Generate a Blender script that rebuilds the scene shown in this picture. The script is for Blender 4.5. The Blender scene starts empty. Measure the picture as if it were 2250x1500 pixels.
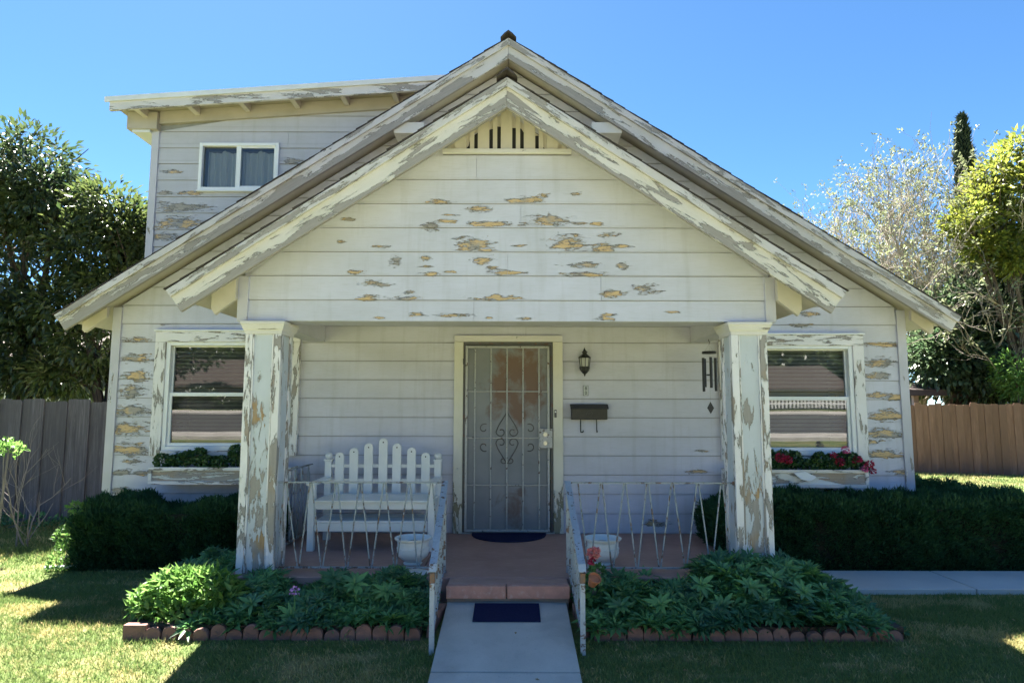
import bpy, bmesh, math, random
import numpy as np
from mathutils import Vector, Matrix
R = math.radians
rnd = random.Random(7)
rng = np.random.default_rng(11)
sc = bpy.context.scene
col = sc.collection

# ---------------------------------------------------------------- camera
EYE = 1.52; F = 1430.0; PITCH = R(5.9); ROLL = R(0.12)
cam_d = bpy.data.cameras.new('camera')
cam_d.sensor_width = 36.0; cam_d.lens = F / 2250 * 36; cam_d.clip_end = 2000; cam_d.clip_start = 0.05
cam = bpy.data.objects.new('camera', cam_d); col.objects.link(cam)
cam.matrix_world = Matrix.Translation((0, 0, EYE)) @ Matrix.Rotation(R(90) + PITCH, 4, 'X') @ Matrix.Rotation(ROLL, 4, 'Z')
sc.camera = cam

# ---------------------------------------------------------------- sun, sky, exposure
SUN = Vector((-0.27, 0.52, 1.0)).normalized()          # towards the sun: behind the house, a little to the left
elev = math.asin(SUN.z); azim = math.atan2(SUN.x, SUN.y)
world = bpy.data.worlds.new('World'); sc.world = world; world.use_nodes = True
wn = world.node_tree.nodes; wl = world.node_tree.links
bg = wn['Background']
sky = wn.new('ShaderNodeTexSky'); sky.sky_type = 'NISHITA'; sky.sun_disc = False
sky.sun_elevation = elev; sky.sun_rotation = azim
sky.altitude = 900; sky.air_density = 0.5; sky.dust_density = 0.2; sky.ozone_density = 2.2
hs = wn.new('ShaderNodeHueSaturation'); hs.inputs['Saturation'].default_value = 1.16
tint = wn.new('ShaderNodeMixRGB'); tint.blend_type = 'MULTIPLY'; tint.inputs[0].default_value = 1.0; tint.inputs[2].default_value = (0.88, 0.965, 0.90, 1)   # camera white balance
wl.new(sky.outputs[0], hs.inputs['Color']); wl.new(hs.outputs[0], tint.inputs[1]); wl.new(tint.outputs[0], bg.inputs['Color'])
bg.inputs['Strength'].default_value = 0.05
sd = bpy.data.lights.new('sun', 'SUN'); sd.energy = 5.0; sd.angle = R(0.53); sd.color = (1.0, 0.94, 0.86)
so = bpy.data.objects.new('sun', sd); col.objects.link(so)
so.rotation_euler = SUN.to_track_quat('Z', 'Y').to_euler()
sc.view_settings.view_transform = 'Standard'; sc.view_settings.look = 'None'
sc.view_settings.gamma = 1.0; sc.view_settings.use_curve_mapping = False
sc.view_settings.exposure = 3.08
sc.cycles.max_bounces = 8; sc.cycles.transparent_max_bounces = 16
sc.cycles.caustics_reflective = False; sc.cycles.caustics_refractive = False

def at(px, py, Y):
    """metres (X, Z) of a measured picture point once its distance Y is known"""
    x = (px - 1125) / F; y = (750 - py) / F
    x, y = x * math.cos(ROLL) - y * math.sin(ROLL), x * math.sin(ROLL) + y * math.cos(ROLL)
    dy = math.cos(PITCH) - y * math.sin(PITCH); dz = math.sin(PITCH) + y * math.cos(PITCH)
    return x / dy * Y, EYE + dz / dy * Y

# ================================================================ materials
class NT:
    def __init__(s, name):
        s.m = bpy.data.materials.new(name); s.m.use_nodes = True
        s.t = s.m.node_tree; s.n = s.t.nodes; s.l = s.t.links
        s.b = s.n['Principled BSDF']; s.out = s.n['Material Output']
    def new(s, typ, **kw):
        n = s.n.new(typ)
        for k, v in kw.items(): setattr(n, k, v)
        return n
    def put(s, sock, v):
        if hasattr(v, 'links') or isinstance(v, bpy.types.NodeSocket): s.l.new(v, sock)
        elif isinstance(v, (tuple, list)) and sock.type == 'RGBA' and len(v) == 3: sock.default_value = (*v, 1)
        else: sock.default_value = v
    def math(s, op, a, b=0.0, c=None, clamp=False):
        n = s.new('ShaderNodeMath', operation=op); n.use_clamp = clamp
        s.put(n.inputs[0], a); s.put(n.inputs[1], b)
        if c is not None: s.put(n.inputs[2], c)
        return n.outputs[0]
    def vmath(s, op, a, b):
        n = s.new('ShaderNodeVectorMath', operation=op); s.put(n.inputs[0], a); s.put(n.inputs[1], b)
        return n.outputs['Value'] if op in ('LENGTH', 'DOT_PRODUCT', 'DISTANCE') else n.outputs[0]
    def mix(s, f, a, b, typ='MIX'):
        n = s.new('ShaderNodeMixRGB', blend_type=typ)
        s.put(n.inputs[0], f); s.put(n.inputs[1], a); s.put(n.inputs[2], b)
        return n.outputs[0]
    def noise(s, vec, scale, detail=3.0, rough=0.55, dist=0.0):
        n = s.new('ShaderNodeTexNoise'); n.inputs['Scale'].default_value = scale
        n.inputs['Detail'].default_value = detail; n.inputs['Roughness'].default_value = rough
        n.inputs['Distortion'].default_value = dist
        if vec is not None: s.l.new(vec, n.inputs['Vector'])
        return n.outputs[0]
    def step(s, x, lo, hi):
        n = s.new('ShaderNodeMapRange'); n.clamp = True
        s.put(n.inputs[0], x); n.inputs[1].default_value = lo; n.inputs[2].default_value = hi
        return n.outputs[0]
    def pos(s): return s.new('ShaderNodeNewGeometry').outputs['Position']
    def obj(s, shift=True):
        o = s.new('ShaderNodeTexCoord').outputs['Object']
        if not shift: return o
        r = s.new('ShaderNodeObjectInfo').outputs['Random']
        c = s.new('ShaderNodeCombineXYZ'); v = s.math('MULTIPLY', r, 37.0)
        s.l.new(v, c.inputs[0]); s.l.new(v, c.inputs[1]); s.l.new(v, c.inputs[2])
        return s.vmath('ADD', o, c.outputs[0])
    def island(s): return s.new('ShaderNodeNewGeometry').outputs['Random Per Island']
    def bump(s, h, dist=0.003, strength=1.0, normal=None):
        n = s.new('ShaderNodeBump'); n.inputs['Strength'].default_value = strength; n.inputs['Distance'].default_value = dist
        s.l.new(h, n.inputs['Height'])
        if normal is not None: s.l.new(normal, n.inputs['Normal'])
        return n.outputs[0]
    def fin(s, color=None, rough=None, normal=None, metal=None, spec=None):
        if color is not None: s.put(s.b.inputs['Base Color'], color)
        if rough is not None: s.put(s.b.inputs['Roughness'], rough)
        if normal is not None: s.l.new(normal, s.b.inputs['Normal'])
        if metal is not None: s.b.inputs['Metallic'].default_value = metal
        if spec is not None: s.b.inputs['Specular IOR Level'].default_value = spec
        return s.m

def simple(name, c1, c2=None, scale=8, rough=0.7, stretch=(1, 1, 1), bump=0.0, metal=0.0, spec=0.4, world=False, bscale=None):
    k = NT(name); c2 = c2 or tuple(v * 0.8 for v in c1)
    p = k.pos() if world else k.obj()
    v = k.vmath('MULTIPLY', p, stretch)
    f = k.step(k.noise(v, scale, 5, 0.6), 0.3, 0.7)
    c = k.mix(f, c1, c2)
    nrm = None
    if bump: nrm = k.bump(k.noise(v, bscale or scale * 4, 4, 0.6), bump)
    return k.fin(c, rough, nrm, metal, spec)

def ellipse_field(k, p, ells):
    """smallest normalised distance to a list of wear patches (cx, cz, rx, rz) on a wall"""
    cur = None
    for (cx, cz, rx, rz) in ells:
        d = k.vmath('SUBTRACT', p, (cx, 0, cz))
        d = k.vmath('MULTIPLY', d, (1 / rx, 0, 1 / rz))
        n = k.new('ShaderNodeVectorMath', operation='LENGTH'); k.l.new(d, n.inputs[0])
        cur = n.outputs['Value'] if cur is None else k.math('MINIMUM', cur, n.outputs['Value'])
    return cur

def siding_mat(name, ells, ochre=0.5, flakes=0.5, base=(0.625, 0.622, 0.715), course=(0, .2)):
    k = NT(name); p = k.pos()
    sv = k.vmath('MULTIPLY', p, (1.0, 1.0, 5.0))
    big = k.noise(sv, 5.5, 7, 0.62, 0.6)
    fine = k.noise(k.vmath('MULTIPLY', p, (1.0, 1.0, 4.2)), 15.0, 5, 0.62, 0.9)
    rb = k.new('ShaderNodeObjectInfo').outputs['Random']
    grain = k.noise(k.vmath('MULTIPLY', p, (1.0, 1.0, 16.0)), 9.0, 6, 0.7, 0.3)
    d = ellipse_field(k, p, ells)
    z_ = k.new('ShaderNodeSeparateXYZ'); k.l.new(p, z_.inputs[0])
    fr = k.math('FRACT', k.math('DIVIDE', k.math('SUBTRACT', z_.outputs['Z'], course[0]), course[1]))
    low = k.step(fr, 0.45, 0.0)                       # paint lets go first along the lower edge of a board
    f = k.math('MULTIPLY', k.math('MINIMUM', d, 6.0), 0.62)
    f = k.math('ADD', f, k.math('MULTIPLY', k.math('SUBTRACT', big, 0.5), 3.0))
    f = k.math('ADD', f, k.math('MULTIPLY', k.math('SUBTRACT', fine, 0.5), 2.6))
    f = k.math('SUBTRACT', k.math('ADD', f, 0.33), k.math('MULTIPLY', low, 0.22))
    zone = k.step(d, 4.2, 1.0)                       # small flakes gather round the large ones
    thr = k.math('ADD', k.math('MULTIPLY', k.math('SUBTRACT', 1.0, zone), 0.30), 0.645 - 0.05 * flakes)
    sm = k.math('SUBTRACT', fine, thr)
    peel_l = k.step(f, 0.86, 0.82); peel_s = k.step(sm, -0.003, 0.003)
    peel = k.math('MAXIMUM', peel_l, peel_s)
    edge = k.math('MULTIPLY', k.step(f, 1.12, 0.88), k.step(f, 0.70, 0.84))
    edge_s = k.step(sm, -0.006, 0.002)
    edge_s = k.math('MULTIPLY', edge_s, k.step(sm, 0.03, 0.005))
    dirt_shade = k.math('MAXIMUM', edge, edge_s)
    mott = k.noise(k.vmath('MULTIPLY', p, (1, 1, 1.6)), 1.7, 5, 0.6)
    c = k.mix(k.step(mott, 0.3, 0.7), base, tuple(v * w for v, w in zip(base, (0.86, 0.86, 0.83))))
    c = k.mix(k.math('MULTIPLY', k.step(grain, 0.50, 0.72), 0.30), c, (0.36, 0.36, 0.345))
    c = k.mix(k.math('MULTIPLY', rb, 0.12), c, (0.40, 0.40, 0.38))
    drip = k.noise(k.vmath('MULTIPLY', p, (7.0, 1.0, 0.5)), 1.6, 5, 0.65)
    c = k.mix(k.math('MULTIPLY', k.step(drip, 0.52, 0.78), 0.28), c, (0.31, 0.30, 0.27))
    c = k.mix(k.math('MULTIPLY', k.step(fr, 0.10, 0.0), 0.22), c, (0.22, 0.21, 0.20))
    wsel = k.step(k.noise(p, 3.1, 3, 0.5, 0.4), 0.5 - 0.18 * ochre + 0.06, 0.5 - 0.18 * ochre + 0.12)
    core = k.step(k.math('ADD', f, k.math('MULTIPLY', fine, 0.8)), 0.95, 0.85)
    wood = k.mix(k.step(grain, 0.35, 0.65), (0.66, 0.47, 0.25), (0.54, 0.37, 0.19))
    prim = k.mix(k.step(grain, 0.35, 0.65), (0.40, 0.36, 0.32), (0.29, 0.26, 0.23))
    bare = k.mix(k.math('MULTIPLY', wsel, k.math('MAXIMUM', core, 0.8)), prim, wood)
    c = k.mix(peel, c, bare)
    lip = k.math('MULTIPLY', k.step(f, 1.05, 0.92), k.step(f, 0.84, 0.88))
    c = k.mix(k.math('MULTIPLY', lip, k.step(fine, 0.45, 0.55)), c, (0.66, 0.66, 0.64))
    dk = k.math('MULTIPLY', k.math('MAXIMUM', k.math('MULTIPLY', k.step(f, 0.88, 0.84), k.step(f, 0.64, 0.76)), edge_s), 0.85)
    c = k.mix(dk, c, (0.085, 0.075, 0.07))  # flake rims darkened: edge dirt, and the shadow line of lifted paint painted in
    h = k.math('SUBTRACT', 1.0, peel)
    h = k.math('ADD', h, k.math('MULTIPLY', lip, 0.8))
    nr = k.bump(h, 0.004, 0.9)
    nr = k.bump(grain, 0.0008, 0.6, nr)
    return k.fin(c, 0.62, nr, spec=0.3)

def trim_mat(name, amount=0.5, paint=(0.74, 0.72, 0.62), bare=(0.36, 0.33, 0.30), bare2=(0.27, 0.245, 0.225), axis='x', ells=None, wood=0.0, scale=1.0, low=0.0, high=0.0):
    """old cream paint coming off in long ragged sheets; amount = share of bare board.  axis = the board's long axis in its own space"""
    k = NT(name); p = k.obj()
    st = {'x': (1.0, 4.0, 6.0), 'z': (4.6, 4.6, 1.0)}[axis]
    v = k.vmath('MULTIPLY', p, st)
    big = k.noise(v, 2.3 * scale, 8, 0.60, 0.5)
    fine = k.noise(v, 11.0 * scale, 5, 0.6, 0.7)
    gr = k.noise(k.vmath('MULTIPLY', p, {'x': (1, 12, 14), 'z': (14, 14, 1)}[axis]), 7.0, 5, 0.7)
    f = k.math('ADD', big, k.math('MULTIPLY', k.math('SUBTRACT', fine, 0.5), 0.22))
    thr = 0.5 + (0.5 - amount) * 0.42
    if ells:
        o = k.obj(False)
        d = ellipse_field(k, o, ells)
        f = k.math('ADD', f, k.math('MULTIPLY', k.step(d, 2.0, 0.0), 0.22))
    if low or high:
        z = k.new('ShaderNodeSeparateXYZ'); k.l.new(k.new('ShaderNodeTexCoord').outputs['Object'], z.inputs[0])
        f = k.math('ADD', f, k.math('MULTIPLY', k.math('SUBTRACT', k.step(z.outputs['Z'], high, low), 0.5), 0.26))
    peel = k.step(f, thr - 0.004, thr + 0.004)
    lip = k.math('MULTIPLY', k.step(f, thr - 0.025, thr - 0.008), k.step(f, thr, thr - 0.006))
    edge = k.math('MULTIPLY', k.step(f, thr - 0.002, thr + 0.003), k.step(f, thr + 0.022, thr + 0.006))
    c = k.mix(k.step(k.noise(p, 3.0, 4), 0.3, 0.7), paint, tuple(a * b for a, b in zip(paint, (0.90, 0.90, 0.86))))
    crack = k.step(k.math('ABSOLUTE', k.math('SUBTRACT', fine, 0.5)), 0.006, 0.0)
    c = k.mix(k.math('MULTIPLY', crack, k.math('MULTIPLY', k.step(big, thr - 0.16, thr - 0.03), 0.7)), c, (0.16, 0.14, 0.12))
    b = k.mix(k.step(gr, 0.3, 0.7), bare, bare2)
    if wood: b = k.mix(k.math('MULTIPLY', k.step(k.noise(p, 3.3, 2), 0.52, 0.60), wood), b, k.mix(k.step(gr, .3, .7), (0.50, 0.34, 0.17), (0.30, 0.18, 0.09)))
    c = k.mix(peel, c, b)
    c = k.mix(k.math('MULTIPLY', lip, 0.7), c, (0.85, 0.84, 0.80))
    c = k.mix(k.math('MULTIPLY', edge, 0.75), c, (0.11, 0.095, 0.08))
    h = k.math('ADD', k.math('SUBTRACT', 1.0, peel), k.math('MULTIPLY', lip, 0.8))
    nr = k.bump(h, 0.003, 0.9); nr = k.bump(gr, 0.0006, 0.5, nr)
    return k.fin(c, 0.55, nr, spec=0.35)

def leaf_mat(name, c1, c2, rough=0.42, trans=0.35, tcol=None, spec=0.5, patch=None):
    k = NT(name); r = k.island()
    c = k.mix(r, c1, c2)
    if patch: c = k.mix(k.step(k.noise(k.pos(), patch[0], 3), 0.42, 0.62), c, patch[1])
    k.fin(c, rough, spec=spec)
    t = k.new('ShaderNodeBsdfTranslucent')
    tc = k.mix(r, tuple(min(1, v * 1.6) for v in c1), tuple(min(1, v * 1.6) for v in c2)) if tcol is None else tcol
    k.put(t.inputs[0], tc)
    m = k.new('ShaderNodeMixShader'); m.inputs[0].default_value = trans
    k.l.new(k.b.outputs[0], m.inputs[1]); k.l.new(t.outputs[0], m.inputs[2]); k.l.new(m.outputs[0], k.out.inputs[0])
    return k.m

def E_(plane, lst, q=1.0):
    out = []
    for (px, py, rx, ry) in lst:
        x, z = at(px, py, plane); x2, z2 = at(px + rx, py - ry, plane)
        out.append((x, z, abs(x2 - x) * q, abs(z2 - z) * q))
    return out
WALL_Y, GABLE_Y, UP_Y = 7.0, 5.30, 7.75
M = {}
_g0 = at(1110, 661, GABLE_Y)[1]; _gp = (at(1110, 343, GABLE_Y)[1] - _g0) / 6
_m0 = at(750, 1084, WALL_Y)[1]; _u0 = at(380, 543, UP_Y)[1]; _up = at(380, 505, UP_Y)[1] - _u0
_rg = random.Random(12); _lines = [449, 502, 555, 607, 661, 705]
_chips = []
for _i in range(34):
    _px = _rg.gauss(1110, 190); _ly = _rg.choice(_lines); _py = _ly - abs(_rg.gauss(0, 13)) - 4
    if _ly < 500 and abs(_px - 1110) > 170: continue
    _chips.append((_px, _py, _rg.uniform(9, 26), _rg.uniform(2.5, 5.5)))
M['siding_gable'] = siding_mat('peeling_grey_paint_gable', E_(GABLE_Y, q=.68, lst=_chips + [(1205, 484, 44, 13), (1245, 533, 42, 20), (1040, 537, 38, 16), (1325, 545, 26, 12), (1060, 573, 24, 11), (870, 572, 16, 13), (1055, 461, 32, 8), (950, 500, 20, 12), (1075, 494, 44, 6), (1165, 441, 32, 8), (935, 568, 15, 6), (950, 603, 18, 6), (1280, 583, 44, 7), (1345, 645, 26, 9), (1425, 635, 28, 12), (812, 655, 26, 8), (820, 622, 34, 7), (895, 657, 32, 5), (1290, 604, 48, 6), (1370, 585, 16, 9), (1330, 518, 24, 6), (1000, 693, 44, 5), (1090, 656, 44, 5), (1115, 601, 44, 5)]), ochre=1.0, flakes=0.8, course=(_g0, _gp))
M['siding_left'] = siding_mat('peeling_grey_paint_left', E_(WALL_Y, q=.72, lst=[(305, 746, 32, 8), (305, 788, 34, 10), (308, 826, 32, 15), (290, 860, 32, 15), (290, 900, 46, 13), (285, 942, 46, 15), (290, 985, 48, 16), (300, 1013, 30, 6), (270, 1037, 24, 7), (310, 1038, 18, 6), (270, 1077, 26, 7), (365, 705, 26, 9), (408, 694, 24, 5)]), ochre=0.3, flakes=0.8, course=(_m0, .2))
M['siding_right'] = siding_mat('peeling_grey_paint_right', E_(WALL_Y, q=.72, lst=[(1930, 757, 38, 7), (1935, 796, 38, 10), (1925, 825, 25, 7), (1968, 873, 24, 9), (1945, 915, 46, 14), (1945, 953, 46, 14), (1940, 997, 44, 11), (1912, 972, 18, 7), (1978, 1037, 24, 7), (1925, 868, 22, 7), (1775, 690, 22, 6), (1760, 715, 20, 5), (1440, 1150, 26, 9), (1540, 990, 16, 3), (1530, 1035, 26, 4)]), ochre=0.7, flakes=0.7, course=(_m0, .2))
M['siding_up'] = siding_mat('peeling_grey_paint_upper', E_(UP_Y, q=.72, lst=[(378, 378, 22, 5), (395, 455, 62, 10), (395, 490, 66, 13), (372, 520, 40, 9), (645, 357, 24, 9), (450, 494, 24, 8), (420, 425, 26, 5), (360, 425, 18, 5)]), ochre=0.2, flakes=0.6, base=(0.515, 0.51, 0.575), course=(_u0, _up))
M['trim'] = trim_mat('cream_trim_paint', 0.10, (0.66, 0.63, 0.615))
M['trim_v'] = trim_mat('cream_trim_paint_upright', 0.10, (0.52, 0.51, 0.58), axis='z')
M['rake_main'] = trim_mat('weathered_bargeboard_paint', 0.50, (0.60, 0.565, 0.56), low=-0.15, high=-0.02, scale=0.9)
M['rake_porch'] = trim_mat('weathered_porch_bargeboard_paint', 0.44, (0.66, 0.62, 0.575), low=-0.17, high=-0.02, scale=1.0)
M['crown'] = trim_mat('weathered_crown_moulding_paint', 0.42, (0.59, 0.56, 0.57), scale=1.2)
M['soffit'] = simple('cream_soffit_paint', (0.60, 0.545, 0.465), (0.50, 0.455, 0.385), 4, 0.6)
M['fascia'] = trim_mat('peeling_fascia_paint', 0.46, (0.62, 0.59, 0.60), scale=0.9)
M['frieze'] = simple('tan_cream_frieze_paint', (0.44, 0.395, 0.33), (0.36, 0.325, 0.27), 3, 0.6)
M['casing'] = trim_mat('white_window_casing_paint', 0.36, (0.78, 0.755, 0.77), scale=1.3, wood=0.2)
M['casing_v'] = trim_mat('white_window_casing_paint_upright', 0.38, (0.78, 0.755, 0.77), axis='z', scale=1.3, wood=0.2)
M['door_casing'] = trim_mat('cream_door_casing_paint', 0.20, (0.68, 0.65, 0.56), (0.30, 0.27, 0.17), (0.20, 0.18, 0.12), axis='z', low=-1.0, high=0.2, scale=1.6)
M['col_stile'] = trim_mat('white_column_stile_paint', 0.44, (0.80, 0.77, 0.78), axis='z', scale=1.3, wood=0.3)
M['col_panel'] = trim_mat('pale_blue_column_panel_paint', 0.20, (0.58, 0.61, 0.66), axis='z', scale=2.2, wood=1.0, ells=[(-0.02, 0.62, 0.05, 0.22), (0.03, 0.30, 0.05, 0.2), (0.0, 0.02, .12, .08), (-0.03, 1.25, 0.03, 0.1)])
M['vinyl'] = simple('white_window_vinyl', (0.80, 0.81, 0.82), (0.74, 0.75, 0.76), 3, 0.35)
M['white_paint'] = simple('white_bench_paint', (0.78, 0.78, 0.76), (0.68, 0.69, 0.68), 5, 0.45, bump=0.0006)
M['shingle'] = simple('dark_asphalt_shingle', (0.045, 0.038, 0.038), (0.09, 0.075, 0.07), 30, 0.9, bump=0.004, spec=0.2)
M['drip_metal'] = simple('white_drip_edge_metal', (0.70, 0.71, 0.72), (0.60, 0.61, 0.62), 4, 0.4)
M['dark'] = simple('dark_interior', (0.02, 0.02, 0.022), (0.03, 0.028, 0.026), 3, 0.9)
M['black_metal'] = simple('black_metal', (0.018, 0.018, 0.02), (0.03, 0.03, 0.033), 20, 0.42, bump=0.0004)
M['blind'] = simple('dusty_window_blind', (0.30, 0.30, 0.285), (0.22, 0.22, 0.21), 4, 0.6)
M['curtain'] = simple('pale_curtain', (0.80, 0.80, 0.78), (0.70, 0.70, 0.69), 6, 0.9, stretch=(3, 1, .3))
def concrete_mat():
    k = NT('grey_concrete'); p = k.pos()
    a = k.noise(p, 2.6, 6, 0.62, 0.3); sp = k.noise(p, 90, 3, 0.7); st = k.noise(p, 1.3, 4, 0.6, 0.8)
    c = k.mix(k.step(a, 0.3, 0.7), (0.53, 0.50, 0.46), (0.41, 0.39, 0.36))
    c = k.mix(k.math('MULTIPLY', k.step(st, 0.50, 0.64), 0.45), c, (0.27, 0.255, 0.235))
    c = k.mix(k.math('MULTIPLY', k.step(sp, 0.60, 0.72), 0.5), c, (0.22, 0.21, 0.20))
    v = k.new('ShaderNodeTexVoronoi', feature='DISTANCE_TO_EDGE'); v.inputs['Scale'].default_value = 0.6
    k.l.new(k.vmath('ADD', p, k.vmath('MULTIPLY', k.new('ShaderNodeTexNoise').outputs[1], (.08, .08, .08))), v.inputs['Vector'])
    cr = k.step(v.outputs[0], 0.006, 0.001)
    h = sp
    return k.fin(c, 0.88, k.bump(h, 0.003), spec=0.2)
M['concrete'] = concrete_mat()
M['concrete_side'] = simple('side_walk_concrete', (0.50, 0.49, 0.47), (0.42, 0.41, 0.40), 2.2, 0.85, bump=0.002, world=True, bscale=60)
M['foundation'] = simple('grey_foundation', (0.22, 0.20, 0.19), (0.16, 0.15, 0.14), 5, 0.9, bump=0.003, world=True)
M['asphalt'] = simple('asphalt', (0.075, 0.072, 0.075), (0.055, 0.053, 0.055), 6, 0.9, bump=0.003, world=True)
M['terracotta'] = simple('weathered_terracotta', (0.27, 0.14, 0.11), (0.15, 0.09, 0.075), 9, 0.85, bump=0.003, bscale=70)
M['soil'] = simple('dark_soil', (0.045, 0.033, 0.025), (0.075, 0.055, 0.04), 18, 1.0, bump=0.015, world=True)
M['mat_navy'] = simple('navy_doormat_fibre', (0.010, 0.013, 0.045), (0.016, 0.020, 0.065), 60, 0.95, bump=0.003, spec=0.1)
M['pot'] = simple('white_glazed_pot', (0.78, 0.78, 0.76), (0.70, 0.70, 0.67), 5, 0.35)
M['clay'] = simple('orange_clay_pot', (0.42, 0.16, 0.08), (0.34, 0.13, 0.07), 9, 0.8, bump=0.001)
M['bark'] = simple('tree_bark', (0.11, 0.085, 0.065), (0.06, 0.045, 0.035), 8, 0.95, stretch=(3, 3, 0.6), bump=0.01)
M['bark_pale'] = simple('pale_twig_bark', (0.34, 0.30, 0.25), (0.22, 0.19, 0.155), 9, 0.9, stretch=(2, 2, .6))
M['twig_grey'] = simple('grey_twig_bark', (0.25, 0.22, 0.20), (0.17, 0.15, 0.14), 9, 0.9)
M['neighbour_wall'] = simple('neighbour_white_wall', (0.75, 0.75, 0.73), (0.68, 0.68, 0.66), 1, 0.8)
M['neighbour_tan'] = simple('neighbour_tan_wall', (0.50, 0.42, 0.33), (0.45, 0.37, 0.29), 1, 0.8)
M['brass'] = simple('brushed_lock_metal', (0.55, 0.53, 0.47), (0.45, 0.43, 0.38), 10, 0.3, metal=0.9)

def porch_floor_mat():
    k = NT('red_brown_painted_porch_floor'); p = k.pos()
    n = k.noise(p, 2.5, 6, 0.65, 0.4); n2 = k.noise(k.vmath('MULTIPLY', p, (1, 3, 1)), 9, 5, 0.65)
    c = k.mix(k.step(n, 0.3, 0.7), (0.30, 0.18, 0.16), (0.40, 0.25, 0.22))
    c = k.mix(k.math('MULTIPLY', k.step(n2, 0.55, 0.7), 0.5), c, (0.48, 0.36, 0.31))
    return k.fin(c, 0.55, k.bump(n2, 0.002, 0.5), spec=0.35)
M['porch_floor'] = porch_floor_mat()
def step_mat():
    k = NT('pink_red_brick_step'); p = k.pos()
    n = k.noise(p, 9, 6, 0.7, 0.4)
    c = k.mix(k.step(n, 0.3, 0.7), (0.55, 0.29, 0.23), (0.38, 0.21, 0.175))
    c = k.mix(k.math('MULTIPLY', k.step(k.noise(p, 24, 4), 0.55, 0.68), 0.5), c, (0.55, 0.42, 0.36))
    return k.fin(c, 0.8, k.bump(n, 0.004, 0.7), spec=0.2)
M['step'] = step_mat()

def fence_mat(name, a, b, streak):
    k = NT(name); p = k.obj()
    g = k.noise(k.vmath('MULTIPLY', p, (16, 16, 0.7)), 3.0, 7, 0.72, 0.3)
    big = k.noise(k.vmath('MULTIPLY', p, (2, 2, 0.5)), 2.0, 4, 0.6)
    r = k.new('ShaderNodeObjectInfo').outputs['Random']
    c = k.mix(k.step(g, 0.3, 0.7), a, b)
    c = k.mix(k.math('MULTIPLY', k.step(g, 0.58, 0.72), 0.7), c, streak)
    c = k.mix(k.math('MULTIPLY', k.step(big, 0.4, 0.7), 0.5), c, tuple(v * 0.6 for v in b))
    c = k.mix(k.math('MULTIPLY', r, 0.75), c, tuple(v * 0.5 for v in a))
    return k.fin(c, 0.9, k.bump(g, 0.004, 0.8), spec=0.15)
M['fence_grey'] = fence_mat('weathered_grey_fence_wood', (0.24, 0.215, 0.22), (0.075, 0.065, 0.068), (0.42, 0.375, 0.375))
M['fence_brown'] = fence_mat('red_brown_fence_wood', (0.33, 0.20, 0.155), (0.17, 0.095, 0.072), (0.46, 0.32, 0.255))

def rusty_metal(name, paint, amount, rough=0.45):
    k = NT(name); p = k.obj()
    n = k.noise(p, 14, 6, 0.7, 0.3); n2 = k.noise(p, 45, 4, 0.6)
    f = k.math('ADD', n, k.math('MULTIPLY', k.math('SUBTRACT', n2, 0.5), 0.35))
    t = 0.5 + (0.5 - amount) * 0.4
    m = k.step(f, t - 0.01, t + 0.01)
    c = k.mix(k.step(n2, 0.35, 0.65), paint, tuple(v * 0.85 for v in paint))
    c = k.mix(m, c, k.mix(k.step(n2, 0.4, 0.6), (0.17, 0.075, 0.035), (0.09, 0.07, 0.065)))
    return k.fin(c, rough, k.bump(m, -0.001, 0.6), spec=0.45)
M['rail'] = rusty_metal('pale_blue_grey_rail_paint', (0.30, 0.335, 0.36), 0.34)
M['rail_flat'] = rusty_metal('light_blue_handrail_paint', (0.34, 0.40, 0.46), 0.24)
M['rust'] = rusty_metal('rusted_joint', (0.22, 0.10, 0.05), 0.7)
M['bars'] = rusty_metal('silver_grey_security_bars', (0.42, 0.42, 0.41), 0.22, 0.35)
M['scroll'] = rusty_metal('dull_scrollwork', (0.10, 0.098, 0.095), 0.3, 0.5)

def mesh_screen():
    k = NT('security_door_screen'); p = k.pos()
    x, z = at(1140, 815, WALL_Y); x2, z2 = at(1130, 1110, WALL_Y)
    d1 = ellipse_field(k, p, [(x, z, 0.20, 0.28), (x + 0.12, z - 0.1, 0.14, 0.34), (x - .18, z - .14, .14, .26), (x - .02, z - .4, .1, .2)])
    d2 = ellipse_field(k, p, [(x2, z2, 0.18, 0.2), (x2 + 0.06, z2 + 0.14, 0.06, 0.09)])
    n = k.noise(k.vmath('MULTIPLY', p, (1, 1, 0.8)), 6, 6, 0.65, 0.5)
    s1 = k.step(k.math('ADD', d1, k.math('MULTIPLY', k.math('SUBTRACT', n, 0.5), 3.8)), 1.35, 0.5)
    s2 = k.step(k.math('ADD', d2, k.math('MULTIPLY', k.math('SUBTRACT', n, 0.5), 4.0)), 1.0, 0.3)
    z_ = k.new('ShaderNodeSeparateXYZ'); k.l.new(p, z_.inputs[0])
    c = k.mix(k.step(k.noise(p, 2.2, 4), 0.3, 0.7), (0.27, 0.28, 0.29), (0.20, 0.21, 0.22))
    c = k.mix(k.math('MULTIPLY', s1, 0.92), c, (0.175, 0.105, 0.075))
    c = k.mix(k.math('MULTIPLY', s2, 0.8), c, (0.15, 0.10, 0.08))
    return k.fin(c, 0.6, spec=0.3)
M['screen'] = mesh_screen()

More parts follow.
